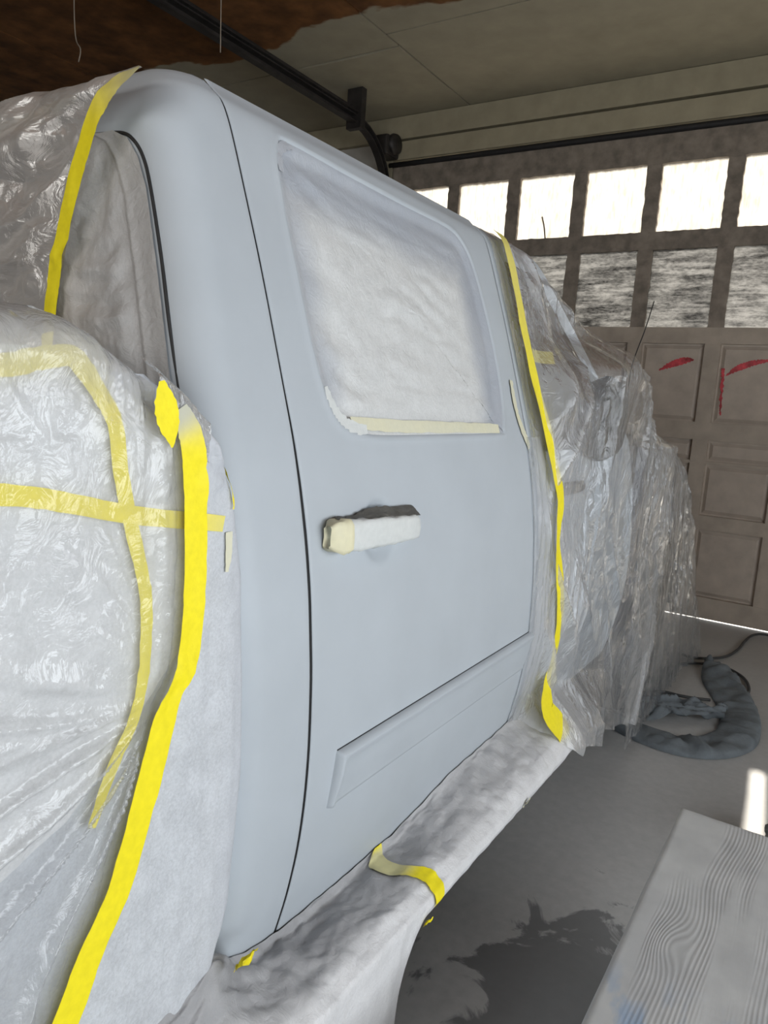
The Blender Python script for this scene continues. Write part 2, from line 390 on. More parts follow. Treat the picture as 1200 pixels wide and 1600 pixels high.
def box(bm, x0, x1, y0, y1, z0, z1):
    vs = [bm.verts.new(p) for p in ((x0, y0, z0), (x1, y0, z0), (x1, y1, z0), (x0, y1, z0), (x0, y0, z1), (x1, y0, z1), (x1, y1, z1), (x0, y1, z1))]
    for f in ((0, 3, 2, 1), (4, 5, 6, 7), (0, 1, 5, 4), (1, 2, 6, 5), (2, 3, 7, 6), (3, 0, 4, 7)): bm.faces.new([vs[i] for i in f])
    return vs
def box_obj(name, x0, x1, y0, y1, z0, z1, mat, parent=None, bev=0.0):
    bm = bmesh.new(); box(bm, x0, x1, y0, y1, z0, z1)
    if bev: bmesh.ops.bevel(bm, geom=bm.edges[:], offset=bev, segments=2, affect='EDGES', profile=0.6)
    return from_bm(name, bm, mat, parent)
def tube(name, pts, r, mat, parent=None, seg=8, k=5):
    P = smooth_pts(pts, k) if k else [Vector(p) for p in pts]
    verts = []; faces = []
    for i, p in enumerate(P):
        d = (P[min(i + 1, len(P) - 1)] - P[max(i - 1, 0)]).normalized()
        a = Vector((0, 0, 1)) if abs(d.z) < 0.9 else Vector((1, 0, 0))
        s = d.cross(a).normalized(); t = s.cross(d)
        for j in range(seg):
            an = 2 * math.pi * j / seg; verts.append(tuple(p + (s * math.cos(an) + t * math.sin(an)) * r))
    for i in range(len(P) - 1):
        for j in range(seg):
            faces.append((i * seg + j, i * seg + (j + 1) % seg, (i + 1) * seg + (j + 1) % seg, (i + 1) * seg + j))
    faces.append(tuple(range(seg))[::-1]); faces.append(tuple((len(P) - 1) * seg + j for j in range(seg)))
    return mesh(name, verts, faces, mat, parent)
def lathe(name, prof, c, mat, parent, axis='X', seg=40):
    """revolve (radius, along-axis) pairs about an axis through c"""
    verts = []; faces = []; n = len(prof)
    for i in range(seg):
        a = 2 * math.pi * i / seg
        for r, h in prof: verts.append((c[0] + h, c[1] + r * math.cos(a), c[2] + r * math.sin(a)))
    for i in range(seg):
        for j in range(n - 1):
            faces.append((i * n + j, i * n + j + 1, ((i + 1) % seg) * n + j + 1, ((i + 1) % seg) * n + j))
    return mesh(name, verts, faces, mat, parent)
def ribbon(name, pts, width, surf, mat, wdir=None, k=6, wob=0.0016, seed=0.0, spray=None, nw=5, thick=0.0006, plane='X'):
    """a strip of tape along (a, b) points, laid on surf(a, b) -> 3D point; width is a number or a list per point"""
    if isinstance(width, (int, float)): width = [width] * len(pts)
    P3 = smooth_pts([(a, b, w_) for (a, b), w_ in zip(pts, width)], k)
    verts = []; faces = []; sp = []
    for i, p in enumerate(P3):
        d = (P3[min(i + 1, len(P3) - 1)] - P3[max(i - 1, 0)]); d = Vector((d.x, d.y)).normalized(); nrm = Vector((-d.y, d.x))
        for j in range(nw):
            t = j / (nw - 1) - 0.5
            jit = wob * pn(i * 0.7, j * 9.0, seed + 2) if j in (0, nw - 1) else 0
            q = Vector((p.x, p.y)) + nrm * (p.z * t + jit)
            verts.append(tuple(surf(q.x, q.y, i / (len(P3) - 1), j)))
            sp.append(spray(i / (len(P3) - 1)) if spray else 0.0)
    for i in range(len(P3) - 1):
        for j in range(nw - 1):
            a = i * nw + j; faces.append((a, a + nw, a + nw + 1, a + 1))
    o = mesh(name, verts, faces, mat, None, True, None, sp)
    return o

# ================================================================== THE SETTING
DOOR_Y = 5.60; CEIL = 3.756
bm = bmesh.new(); box(bm, -6.5, 3.1, -3.2, 5.72, -0.12, 0.0)
floor = struct(from_bm('floor', bm, 'floor'), 'smooth grey concrete floor with dark damp stains')
struct(box_obj('wall_left', -6.62, -6.5, -3.2, 5.72, 0, 3.9, 'wall'), 'dim painted wall beyond the truck')
wb = struct(box_obj('wall_back', -6.5, -1.85, -3.32, -3.2, 0, 3.9, 'wall'), 'dim painted wall behind the truck')
for a in ((0.65, 3.1, -3.32, -3.2, 0, 3.9), (-1.85, 0.65, -3.32, -3.2, 0, 1.6), (-1.85, 0.65, -3.32, -3.2, 2.8, 3.9)): box_obj('wall_section', *a, 'wall', wb)
w2 = struct(box_obj('added_window_2', -1.91, 0.71, -3.2, -3.17, 2.77, 2.85, 'trim'), 'added window in the unseen back wall')  # added opening to house the back area light
box_obj('frame_bar', -1.91, 0.71, -3.2, -3.17, 1.55, 1.63, 'trim', w2); box_obj('frame_bar', -1.91, -1.83, -3.2, -3.17, 1.63, 2.77, 'trim', w2); box_obj('frame_bar', 0.63, 0.71, -3.2, -3.17, 1.63, 2.77, 'trim', w2)
box_obj('pane', -1.83, 0.63, -3.26, -3.25, 1.63, 2.77, 'clear_glass', w2)
wr = struct(box_obj('wall_right', 3.0, 3.12, -3.2, -2.7, 0, 3.9, 'wall'), 'painted wall with an added wide window')
for nm, a in (('wall_section', (3.0, 3.12, 2.7, 5.72, 0, 3.9)), ('wall_section', (3.0, 3.12, -2.7, 2.7, 0, 0.85)), ('wall_section', (3.0, 3.12, -2.7, 2.7, 2.25, 3.9))):
    box_obj(nm, *a, 'wall', wr)
w1 = struct(box_obj('added_window_1', 2.97, 3.0, -2.76, 2.76, 2.22, 2.30, 'trim'), 'added wide window in the unseen right-hand wall')  # added opening to house the side area light
box_obj('frame_bar', 2.97, 3.0, -2.76, 2.76, 0.80, 0.88, 'trim', w1); box_obj('frame_bar', 2.97, 3.0, -2.76, -2.68, 0.88, 2.22, 'trim', w1); box_obj('frame_bar', 2.97, 3.0, 2.68, 2.76, 0.88, 2.22, 'trim', w1)
box_obj('pane', 3.04, 3.05, -2.68, 2.68, 0.88, 2.22, 'clear_glass', w1)
# front wall around the garage door
wf = struct(box_obj('wall_front', -6.5, 3.1, 5.62, 5.74, 3.33, 3.9, 'wall'), 'wall around the garage door')
box_obj('wall_section', -6.5, -2.9, 5.62, 5.74, 0, 3.33, 'wall', wf); box_obj('wall_section', 2.5, 3.1, 5.62, 5.74, 0, 3.33, 'wall', wf)
struct(box_obj('trim_1', -3.0, 3.0, 5.545, 5.62, 3.40, 3.545, 'trim', None, 0.004), 'cream painted header board just above the door')
struct(box_obj('trim_2', -6.5, 3.0, 5.565, 5.62, 3.572, 3.752, 'trim', None, 0.004), 'cream painted header board under the ceiling')
struct(box_obj('trim_3', -3.08, -2.92, 5.55, 5.62, 0.0, 3.40, 'trim', None, 0.004), 'cream painted door jamb')
t4 = struct(tube('trim_4', [(-2.95, 5.56, 3.365), (-1, 5.555, 3.367), (1, 5.56, 3.364), (3.0, 5.555, 3.366)], 0.024, 'rubber'), 'dark rubber seal along the top of the garage door')
struct(box_obj('ground_outside', -6, 6, 5.74, 14, -0.14, -0.02, 'outside'), 'sunlit pale driveway beyond the door gap')

# ceiling: boards screwed to a backing, joints left open
ceil = struct(box_obj('ceiling', -6.5, 3.1, -3.2, 5.72, CEIL + 0.014, CEIL + 0.1, 'dark'), 'half painted, half bare hardboard ceiling')
for (x0, x1, ys) in ((-6.5, -4.68, (-3.2, -0.38, 2.06, 4.50, 5.6)), (-4.68, -2.24, (-3.2, -0.38, 2.06, 4.50, 5.6)), (-2.24, 0.20, (-3.2, -0.55, 1.89, 4.33, 5.6)), (0.20, 2.64, (-3.2, -0.55, 1.89, 4.33, 5.6)), (2.64, 3.0, (-3.2, 1.2, 5.6))):
    for y0, y1 in zip(ys, ys[1:]):
        sag = 0.012 if (x0 == -4.68 and y0 == 4.50) else 0.0
        g = 0.007
        us = lin(x0 + g, x1 - g, 9); vs = lin(y0 + g, y1 - g, 9)
        vt, fc = grid(us, vs, lambda u, v: (u, v, CEIL - sag * sstep(0.55, 0.0, abs(u + 2.62)) * sstep(0.5, 0, v - 4.5)))
        n0 = len(vt); vt += [(a, b, CEIL + 0.012) for a, b, _ in vt]
        rim = [i * 9 for i in range(9)] + [72 + j for j in range(1, 9)] + [i * 9 + 8 for i in range(7, -1, -1)] + [j for j in range(7, 0, -1)]
        fc = [tuple(reversed(f)) for f in fc] + [(a, b, b + n0, a + n0) for a, b in zip(rim, rim[1:] + rim[:1])]
        mesh('ceiling_panel', vt, fc, 'ceiling', ceil, False)

# the sectional garage door
door = struct(empty('door_1', (0, DOOR_Y, 0)), 'old panelled garage door with two rows of window panes')
PX0, PER, PW = -0.16, 0.526, 0.424
cols = list(range(-5, 4)); XL = PX0 + PER * cols[0] - 0.12; XR = PX0 + PER * cols[-1] + PW + 0.14
def bar(name, x0, x1, z0, z1, mat, y0=DOOR_Y - 0.045, y1=DOOR_Y, bev=0.004, rough=0.0):
    n = max(2, int((x1 - x0) / 0.03)) if (x1 - x0) > (z1 - z0) else 2
    m_ = max(2, int((z1 - z0) / 0.03)) if (z1 - z0) >= (x1 - x0) else 2
    us = lin(x0, x1, n); vs = lin(z0, z1, m_)
    def fn(u, v):
        du = rough * (pn(u * 30, v * 30, 3) + pn(u * 80, v * 80, 7) * 0.5)
        return (u + (du if n == 2 else 0), y0 + 0.3 * du, v + (du if m_ == 2 else 0))
    vt, fc = grid(us, vs, fn); n0 = len(vt); vt += [(a, y1, b) for a, _, b in vt]
    nv = len(vs); nu = len(us)
    rim = [i * nv for i in range(nu)] + [(nu - 1) * nv + j for j in range(1, nv)] + [i * nv + nv - 1 for i in range(nu - 2, -1, -1)] + [j for j in range(nv - 2, 0, -1)]
    fc = fc + [(b, a, a + n0, b + n0) for a, b in zip(rim, rim[1:] + rim[:1])] + [tuple(i + n0 for i in reversed(f)) for f in fc]
    return mesh(name, vt, fc, mat, door, False)
for z0, z1, mt in ((3.15, 3.345, 'mullion'), (2.575, 2.695, 'mullion'), (1.93, 2.04, 'door_paint'), (1.272, 1.395, 'door_paint'), (0.65, 0.748, 'door_paint'), (0.014, 0.165, 'door_paint')):
    bar('rail', XL, XR, z0, z1, mt, rough=0.006 if mt == 'mullion' else 0.001)
bar('rail', XL, XR, 1.106, 1.128, 'door_paint', DOOR_Y - 0.035)
for z0, z1, mt in ((2.695, 3.15, 'mullion'), (2.04, 2.575, 'mullion'), (1.395, 1.93, 'door_paint'), (1.128, 1.272, 'door_paint'), (0.748, 1.106, 'door_paint'), (0.165, 0.65, 'door_paint')):
    for k in cols + [cols[-1] + 1]:
        x1 = PX0 + PER * k; x0 = x1 - (PER - PW)
        if k == cols[0]: x0 = XL
        if k == cols[-1] + 1: x1 = XR
        o = bar('mullion' if mt == 'mullion' else 'stile', x0, x1, z0 - 0.004, z1 + 0.004, mt, DOOR_Y - 0.042, rough=0.007 if mt == 'mullion' else 0.001)
def recess_panel(x0, x1, z0, z1):
    bm = bmesh.new(); y = DOOR_Y - 0.008; y2 = DOOR_Y - 0.022; b = 0.035
    o_ = [bm.verts.new(p) for p in ((x0 - .01, y, z0 - .01), (x1 + .01, y, z0 - .01), (x1 + .01, y, z1 + .01), (x0 - .01, y, z1 + .01))]
    i1 = [bm.verts.new(p) for p in ((x0 + .012, y, z0 + .012), (x1 - .012, y, z0 + .012), (x1 - .012, y, z1 - .012), (x0 + .012, y, z1 - .012))]
    i2 = [bm.verts.new(p) for p in ((x0 + b, y2, z0 + b), (x1 - b, y2, z0 + b), (x1 - b, y2, z1 - b), (x0 + b, y2, z1 - b))]
    bk = [bm.verts.new((v.co.x, DOOR_Y + 0.004, v.co.z)) for v in o_]
    for A, B in ((o_, i1), (i1, i2), (bk, o_)):
        for i in range(4): bm.faces.new((A[i], A[(i + 1) % 4], B[(i + 1) % 4], B[i]))
    bm.faces.new(i2); bm.faces.new(list(reversed(bk)))
    return from_bm('panel', bm, 'door_panel', door)
for z0, z1 in ((1.395, 1.93), (1.128, 1.272), (0.748, 1.106), (0.165, 0.65)):
    for k in cols: recess_panel(PX0 + PER * k, PX0 + PER * k + PW, z0, z1)
for row, (z0, z1, mt) in enumerate(((2.695, 3.15, 'pane_top'), (2.04, 2.575, 'pane_low'))):
    for k in cols:
        x0 = PX0 + PER * k - 0.012; x1 = PX0 + PER * k + PW + 0.012
        if row == 1 and k == 1: x0 += 0.038          # this sheet stops short of the mullion: a slit of sun gets past it
        box_obj('pane', x0, x1, DOOR_Y - 0.016, DOOR_Y - 0.012, z0 - 0.01, z1 + 0.01, mt, door)
# red smears on two upper panels
def smear(pts, ws):
    return ribbon('red_smear', pts, ws, lambda x, z, t, j: (x, DOOR_Y - 0.0235, z), 'red_paint', k=10, wob=0.010, nw=7, seed=random.random() * 9)
for pts, ws in (([(-0.55, 1.742), (-0.49, 1.775), (-0.43, 1.80), (-0.37, 1.818), (-0.325, 1.82)], [0.008, 0.035, 0.05, 0.04, 0.012]),
                ([(-0.105, 1.72), (-0.05, 1.765), (0.0, 1.79), (0.06, 1.812), (0.12, 1.825), (0.17, 1.83)], [0.008, 0.035, 0.042, 0.034, 0.022, 0.008]),
                ([(-0.128, 1.77), (-0.124, 1.70), (-0.118, 1.60), (-0.113, 1.50), (-0.108, 1.45)], [0.02, 0.018, 0.014, 0.012, 0.006])):
    o = smear(pts, ws); wl = wloc(o); o.parent = door; o.location = wl - Vector(door.location)
# stiff grass-like crack mark on one pane
tube('pane_crack', [(-1.505, 5.578, 2.70), (-1.52, 5.579, 2.78), (-1.545, 5.58, 2.86)], 0.006, 'mullion', door, 6, 3)

# overhead track with its curved end
tr = tag(empty('door_track', (-2.9, 2.5, 3.45)), 'grimy steel overhead garage door track running under the ceiling', 'door track')
def extr(prof, path, name, mat, parent):
    verts = []; faces = []; n = len(prof)
    for i, p in enumerate(path):
        p = Vector(p); d = (Vector(path[min(i + 1, len(path) - 1)]) - Vector(path[max(i - 1, 0)])).normalized(); sx_ = Vector((1, 0, 0)); up_ = sx_.cross(d).normalized()
        for a, b in prof: verts.append(tuple(p + sx_ * a + up_ * b))
    for i in range(len(path) - 1):
        for j in range(n): faces.append((i * n + j, i * n + (j + 1) % n, (i + 1) * n + (j + 1) % n, (i + 1) * n + j))
    return mesh(name, verts, faces, mat, parent, False)
path = [(-2.9, -2.6, 3.53), (-2.9, 2, 3.53), (-2.9, 4.95, 3.53)] + [(-2.9, 4.95 + 0.5 * math.sin(a), 3.53 - 0.5 * (1 - math.cos(a))) for a in lin(0.15, 1.5, 9)] + [(-2.9, 5.46, 2.6), (-2.9, 5.47, 0.1)]
extr([(-.03, -.03), (.03, -.03), (.03, -.02), (-.02, -.02), (-.02, .02), (.03, .02), (.03, .03), (-.03, .03)], path, 'track_channel', 'steel', tr)
extr([(-.05, 0.035), (.05, 0.035), (.05, 0.045), (-.04, 0.045), (-.04, 0.11), (-.05, 0.11)], [(-2.9, -2.6, 3.53), (-2.9, 5.0, 3.53)], 'angle_iron', 'steel', tr)
box_obj('hanger_bracket', -2.97, -2.83, 4.93, 4.99, 3.46, 3.752, 'steel', tr, 0.004)
box_obj('jamb_bracket', -2.99, -2.86, 5.36, 5.56, 3.40, 3.56, 'steel', tr, 0.02)
lathe('roller_drum', [(0.0, -0.03), (0.075, -0.03), (0.085, 0.0), (0.075, 0.03), (0.0, 0.03)], (-2.86, 5.47, 3.50), 'steel', tr)

# strings / cobweb threads hanging from the ceiling
tag(tube('hanging_string', [(-2.72, 2.4, 3.75), (-2.75, 2.4, 3.30), (-2.74, 2.4, 3.05), (-2.70, 2.4, 2.98), (-2.715, 2.4, 2.925)], 0.0032, 'string', None, 5), 'thin frayed string dangling from the dark ceiling above the draped cab', 'string')
tag(tube('hanging_string', [(-1.76, 2.4, 3.75), (-1.77, 2.4, 3.25), (-1.765, 2.4, 3.00), (-1.76, 2.4, 2.80)], 0.0026, 'string', None, 5), 'faint thread hanging from the ceiling beside the steel track', 'string')
tag(tube('pull_cord', [(-0.635, 5.556, 2.22), (-0.66, 5.50, 2.02), (-0.70, 5.40, 1.74), (-0.70, 5.40, 1.5)], 0.004, 'cable', None, 5), 'thin dark pull cord hanging in front of the garage door panels', 'cord')

# ================================================================== THE TRUCK
truck = tag(empty('pickup_truck', (-1.0, 1.4, 0.0)), 'grey primed crew cab pickup truck masked for painting', 'truck')
PROF = [(0.40, -0.075), (0.44, -0.052), (0.472, -0.039), (0.56, -0.015), (0.64, 0.001), (0.70, 0.009), (0.762, 0.014), (0.83, 0.0165), (0.886, 0.016), (0.974, 0.013), (1.10, 0.002), (1.182, -0.010), (1.272, -0.028),
        (1.347, -0.046), (1.465, -0.082), (1.569, -0.114), (1.643, -0.138), (1.738, -0.171), (1.807, -0.195), (1.86, -0.216), (1.885, -0.232), (1.90, -0.250), (1.912, -0.285)]
def prof(z):
    # smoothed lookup so the side has no kinks
    s = 0
    for k in (-2, -1, 0, 1, 2): s += interp(z + k * 0.012, PROF)
    return s / 5
ZTOP = 1.900
def yback(z): return 0.735 + 0.09 * max(0, z - 1.43) + (0.0 if z < 1.80 else 1.0 * (z - 1.80) ** 1.25)
# --- door skins
WIN = [(1.013, 1.80), (1.028, 1.838), (1.062, 1.852), (1.25, 1.845), (1.46, 1.840), (1.65, 1.838), (1.715, 1.818), (1.752, 1.765), (1.768, 1.65), (1.772, 1.52), (1.760, 1.42), (1.735, 1.362), (1.715, 1.352),
       (1.40, 1.350), (1.17, 1.350), (1.10, 1.356), (1.058, 1.366), (1.028, 1.392), (1.012, 1.45), (1.004, 1.55), (1.004, 1.68)]
WINS = [(p.x, p.y) for p in smooth_pts([(a, b, 0) for a, b in WIN + WIN[:1]], 4)][:-1]
def sdist(y, z, poly):
    """signed distance to a closed polygon, negative inside"""
    d = 9; ins = False; n = len(poly)
    for i in range(n):
        ax, ay = poly[i]; bx, by = poly[(i + 1) % n]
        ex, ey = bx - ax, by - ay; wx, wy = y - ax, z - ay
        t = max(0, min(1, (wx * ex + wy * ey) / (ex * ex + ey * ey + 1e-12)))
        dx, dy = wx - ex * t, wy - ey * t; d = min(d, dx * dx + dy * dy)
        if (ay > z) != (by > z) and y < (bx - ax) * (z - ay) / (by - ay + 1e-12) + ax: ins = not ins
    d = math.sqrt(d); return -d if ins else d
def door_x(y, z):
    """outer skin of the rear door"""
    x = prof(z)
    if 0.98 < y < 1.80 and 1.32 < z < 1.88:
        d = sdist(y, z, WINS)
        if d < 0.02:
            x -= 0.016 * sstep(0.006, -0.014, d)
            x += 0.003 * sstep(0.02, 0.004, d) * sstep(-0.004, 0.004, d)
    r = math.hypot((y - 1.125), (z - 1.178))            # round bowl behind the handle
    if r < 0.09: x -= 0.016 * sstep(0.066, 0.030, r)
    return x
def edge_roll(d): return 0.0030 if d <= 0 else 0.0022 * (1 - min(1, d / 0.005)) ** 2
ys = [0.916, 0.9162, 0.917, 0.919, 0.921] + lin(0.927, 1.880, 170) + [1.884, 1.886, 1.887]
zs = [0.462, 0.4625, 0.4645, 0.468] + lin(0.474, ZTOP - 0.004, 240) + [ZTOP, ZTOP + 0.004, ZTOP + 0.008, ZTOP + 0.012]
def rear_door_pt(y, z):
    d = min(y - 0.916, 1.887 - y); e = z - 0.462
    g = -0.0035 * sstep(1.20, 1.45, z) * sstep(1.0, 0.92, y)      # the shut line narrows towards the roof
    return (door_x(y, z) - edge_roll(d) - edge_roll(e), y + g, z)
rear_door = sheet('rear_door', ys, zs, rear_door_pt, 'primer', truck)
# raised side moulding on the rear door
def mould_pts():
    us = [0.0, 0.0015, 0.005, 0.010, 0.016, 0.022] + lin(0.03, 0.925, 40); vs = [0, 0.02, 0.06, 0.10, 0.15, 0.20, 0.27, 0.40, 0.60, 0.8, 0.92, 0.97, 1.0]
    def fn(u, v):
        y = 0.975 + u + 0.014 * v + (0.0) ; z = 0.700 + (1 - v) * 0.108
        y = 0.990 - 0.012 * v + u
        h = 0.016 * sstep(0, 0.05, v) - 0.0065 * sstep(0.08, 0.30, v) * sstep(0.010, 0.026, u) - 0.0070 * sstep(0.35, 1.0, v)
        h *= 1.0 if v < 1 else 0.2
        h *= sstep(-0.0005, 0.007, u)
        if u > 0.9: h *= sstep(0.925, 0.915, u)
        return (prof(z) + 0.0005 + h - 0.004 * (v in (0, 1.0) or u == 0), y, z)
    return us, vs, fn
us, vs, fn = mould_pts(); sheet('side_moulding', us, vs, fn, 'primer', rear_door)
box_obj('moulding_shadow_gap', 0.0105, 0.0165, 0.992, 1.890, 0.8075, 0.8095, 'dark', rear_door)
# pull handle, a rounded bar standing off the skin
def loft(name, secs, mat, parent):
    verts = []; faces = []; n = len(secs[0])
    for s in secs: verts += [tuple(p) for p in s]
    for i in range(len(secs) - 1):
        for j in range(n): faces.append((i * n + j, (i + 1) * n + j, (i + 1) * n + (j + 1) % n, i * n + (j + 1) % n))
    faces.append(tuple(reversed(range(n)))); faces.append(tuple((len(secs) - 1) * n + j for j in range(n)))
    return mesh(name, verts, faces, mat, parent)
def handle_secs(grow, y0=0.952, y1=1.238, crp=0.0):
    secs = []
    for t in lin(0, 1, 26):
        y = y0 + (y1 - y0) * t; e = min(1, math.sqrt(max(0.0, 1 - (abs(2 * t - 1)) ** 7)))
        zc = 1.190 - 0.012 * t; hh = (0.0240 - 0.004 * t) * (0.55 + 0.45 * e) + grow; out = 0.024 + 0.008 * math.sin(math.pi * t) ** 0.6
        inn = 0.004 + (0.012 if 0.2 < t < 0.85 else 0.0)
        x0 = prof(zc); s = []
        for j in range(14):
            a = 2 * math.pi * j / 14; ca, sa = math.cos(a), math.sin(a)
            q = crp * (pn(t * 14, ca * 2.2, sa * 2.2 + 3) + 0.6 * abs(pn(t * 30, ca * 4, sa * 4)))
            xm = (out + inn) / 2; xr = ((out - inn) / 2 + grow) * (0.45 + 0.55 * e)
            s.append((x0 + xm + (xr + q) * math.copysign(abs(ca) ** 0.45, ca), y, zc + (hh + q) * math.copysign(abs(sa) ** 0.45, sa)))
        secs.append(s)
    return secs
dh = loft('door_handle', handle_secs(0), 'black_plastic', rear_door)
# --- dark strips just behind the shut lines, standing in for the gaps' shade
for y0_ in (0.900, 1.875):
    sheet('gap_shade_strip', lin(y0_, y0_ + 0.032, 3), lin(0.42, 1.885, 120), lambda y, z: (prof(z) - 0.0042, y, z), 'dark', truck)
# --- cab corner and back wall of the cab
R_C = 0.062
def ring(z, inset=0.0, half=True):
    xs = prof(z) - inset; yb = yback(z) + inset * 0.8; pts = [(xs - 0.003, 0.9085), (xs - 0.002, 0.9083), (xs - 0.001, 0.907), (xs, 0.904)]
    for y in lin(0.898, yb + R_C, 7): pts.append((xs, y))
    for a in lin(0, math.pi / 2, 14)[1:]: pts.append((xs - R_C + R_C * math.cos(a), yb + R_C - R_C * math.sin(a)))
    for x in lin(xs - R_C, -1.0, 12)[1:]: pts.append((x, yb))
    far = [(-2.0 - x, y) for x, y in reversed(pts[5:-1])] + [(-2.0 - xs, y) for y in lin(0.95, 2.95 if z < 1.3 else max(2.3, 2.95 - (z - 1.3) * 1.1), 8)]
    return [(x, y, z) for x, y in pts + far]
rings = [ring(z) for z in lin(0.40, 1.79, 60)] + [ring(z) for z in lin(1.80, 1.895, 16)]
for ins, z in ((0.012, 1.905), (0.03, 1.914), (0.06, 1.923), (0.11, 1.930), (0.2, 1.937)): 
    r_ = ring(1.895, ins); rings.append([(x, y, z) for x, y, _ in r_])
n = len(rings[0]); vt = [p for r_ in rings for p in r_]
fc = [(i * n + j, (i + 1) * n + j, (i + 1) * n + j + 1, i * n + j + 1) for i in range(len(rings) - 1) for j in range(n - 1)]
cab = mesh('cab_shell', vt, fc, 'primer', truck)
def roof_z(x, y):
    e = min(1, max(0, (1 - abs(x + 1.0) / 0.71))); return 1.911 + 0.04 * e ** 0.45 - 0.10 * max(0, (y - 1.95) / 0.35) ** 2 * 0.6
sheet('roof', lin(-1.71, -0.29, 40), lin(0.93, 2.28, 24), lambda x, y: (x, y, roof_z(x, y) - 0.006), 'primer', truck)
# rubber seal round the back glass
SEAL = [(1.36, 0.052), (1.50, 0.052), (1.60, 0.052), (1.70, 0.054), (1.745, 0.060), (1.772, 0.076), (1.785, 0.10), (1.79, 0.16)]
def seal_xy(z, ins):
    xs = prof(z); return (xs - ins, yback(z) + max(0, R_C - math.sqrt(max(0, R_C ** 2 - max(0, R_C - ins) ** 2))) )
sp_ = smooth_pts([(prof(z) - i_, seal_xy(z, i_)[1] - 0.0005, z) for z, i_ in SEAL], 6)
tube('back_glass_seal', [tuple(p) for p in sp_], 0.0028, 'rubber', cab, 6, 0)
mesh('back_glass', [(-0.30, yback(1.44) - 0.003, 1.44), (-1.70, yback(1.44) - 0.003, 1.44), (-1.66, yback(1.75) - 0.003, 1.75), (-0.34, yback(1.75) - 0.003, 1.75)], [(0, 1, 2, 3)], 'glass_dark', cab, False)
# --- front door with its dark side glass
def fd_front(z): return 2.93 - 0.02 * sstep(0.9, 0.47, z) if z < 1.32 else 2.93 - (z - 1.32) * 1.17
ts = [0, 0.0002, 0.001, 0.003] + lin(0.006, 0.994, 50) + [0.998, 1.0]
fdoor = sheet('front_door', ts, lin(0.462, ZTOP, 90), lambda t, z: (prof(z) - (0.018 if t in (0, 1.0) else 0.002 if t in (0.0002,) else 0), 1.894 + t * (fd_front(z) - 1.894), z), 'primer', truck)
FG = [(1.96, 1.36), (1.985, 1.82), (2.23, 1.82), (2.42, 1.68), (2.72, 1.42), (2.76, 1.36)]
vt = []
for y, z in FG: vt.append((prof(z) + 0.002, y, z))
mid = len(vt); 
sheet('front_door_glass', lin(0, 1, 16), lin(1.30, 1.82, 16), lambda t, z: (prof(z) + 0.002, 1.965 + (z - 1.36) * 0.05 + t * ((fd_front(z) - 0.13) - 1.965 - (z - 1.36) * 0.05), z), 'glass_dark', fdoor)
# handle of the front door
def fh():
    secs = []
    for t in lin(0, 1, 14):
        y = 2.06 + 0.26 * t; zc = 1.186; e = math.sqrt(max(0.02, 1 - abs(2 * t - 1) ** 6)); s = []
        for j in range(10):
            a = 2 * math.pi * j / 10; s.append((prof(zc) + 0.006 + 0.012 * math.cos(a) * e, y, zc + 0.02 * math.sin(a) * e))
        secs.append(s)
    return secs
loft('door_handle', fh(), 'black_plastic', fdoor)
# --- folded door mirror
def mirror_secs():
    secs = []
    for t in lin(0, 1, 12):
        z = 1.26 + 0.275 * t; e = math.sqrt(max(0.03, 1 - abs(2 * t - 1) ** 4)); s = []
        for j in range(18):
            a = 2 * math.pi * j / 18; s.append((0.0 + 0.052 * math.cos(a) * e, 2.44 + 0.175 * math.copysign(abs(math.sin(a)) ** 0.7, math.sin(a)) * e, z))
        secs.append(s)
    return secs
mir = loft('door_mirror', mirror_secs(), 'black_plastic', truck)
box_obj('mirror_arm', -0.07, 0.0, 2.53, 2.63, 1.37, 1.42, 'black_plastic', mir, 0.01)
# --- front fender with wheel arch, hood, nose
AX_Y, AX_Z, AX_R = 3.56, 0.39, 0.475
def fend_top(y): return interp(y, [(2.93, 1.305), (3.3, 1.285), (3.8, 1.215), (4.05, 1.13), (4.25, 0.98)])
def fend_x(y, z): return interp(z, [(0.40, -0.05), (0.6, -0.01), (0.85, 0.012), (1.0, 0.008), (1.15, -0.02), (1.22, -0.05), (1.31, -0.12)]) - (0.0 if y < 3.75 else 0.5 * (y - 3.75) ** 2)
us = lin(2.936, 4.28, 80); vs = lin(0, 1, 50)
def arch_ok(y, t):
    z = 0.42 + t * (fend_top(y) - 0.42); return math.hypot(y - AX_Y, z - AX_Z) > AX_R
fender = sheet('front_fender', us, vs, lambda y, t: (fend_x(y, 0.42 + t * (fend_top(y) - 0.42)), y, 0.42 + t * (fend_top(y) - 0.42)), 'fender_paint', truck, None, arch_ok)
tube('wheel_arch_lip', [(0.012, AX_Y + AX_R * math.cos(a), AX_Z + AX_R * math.sin(a)) for a in lin(0.05, math.pi - 0.05, 16)], 0.018, 'fender_paint', fender, 8, 2)
sheet('hood', lin(0, 1, 20), lin(2.98, 4.22, 20), lambda t, y: (-0.12 - t * 1.76, y, fend_top(y) - 0.01 + 0.07 * math.sin(math.pi * t) ** 0.6), 'fender_paint', truck)
sheet('front_bumper', lin(0, 1, 24), lin(0, 1, 12), lambda t, v: (-0.02 - t * 1.96, 4.20 + 0.22 * math.sin(math.pi * t) ** 0.5 + 0.03 * math.sin(math.pi * v), 0.40 + 0.30 * v), 'rim', truck)
sheet('front_grille', lin(0, 1, 24), lin(0, 1, 8), lambda t, v: (-0.08 - t * 1.84, 4.18 + 0.20 * math.sin(math.pi * t) ** 0.5, 0.70 + 0.36 * v), 'black_plastic', truck)
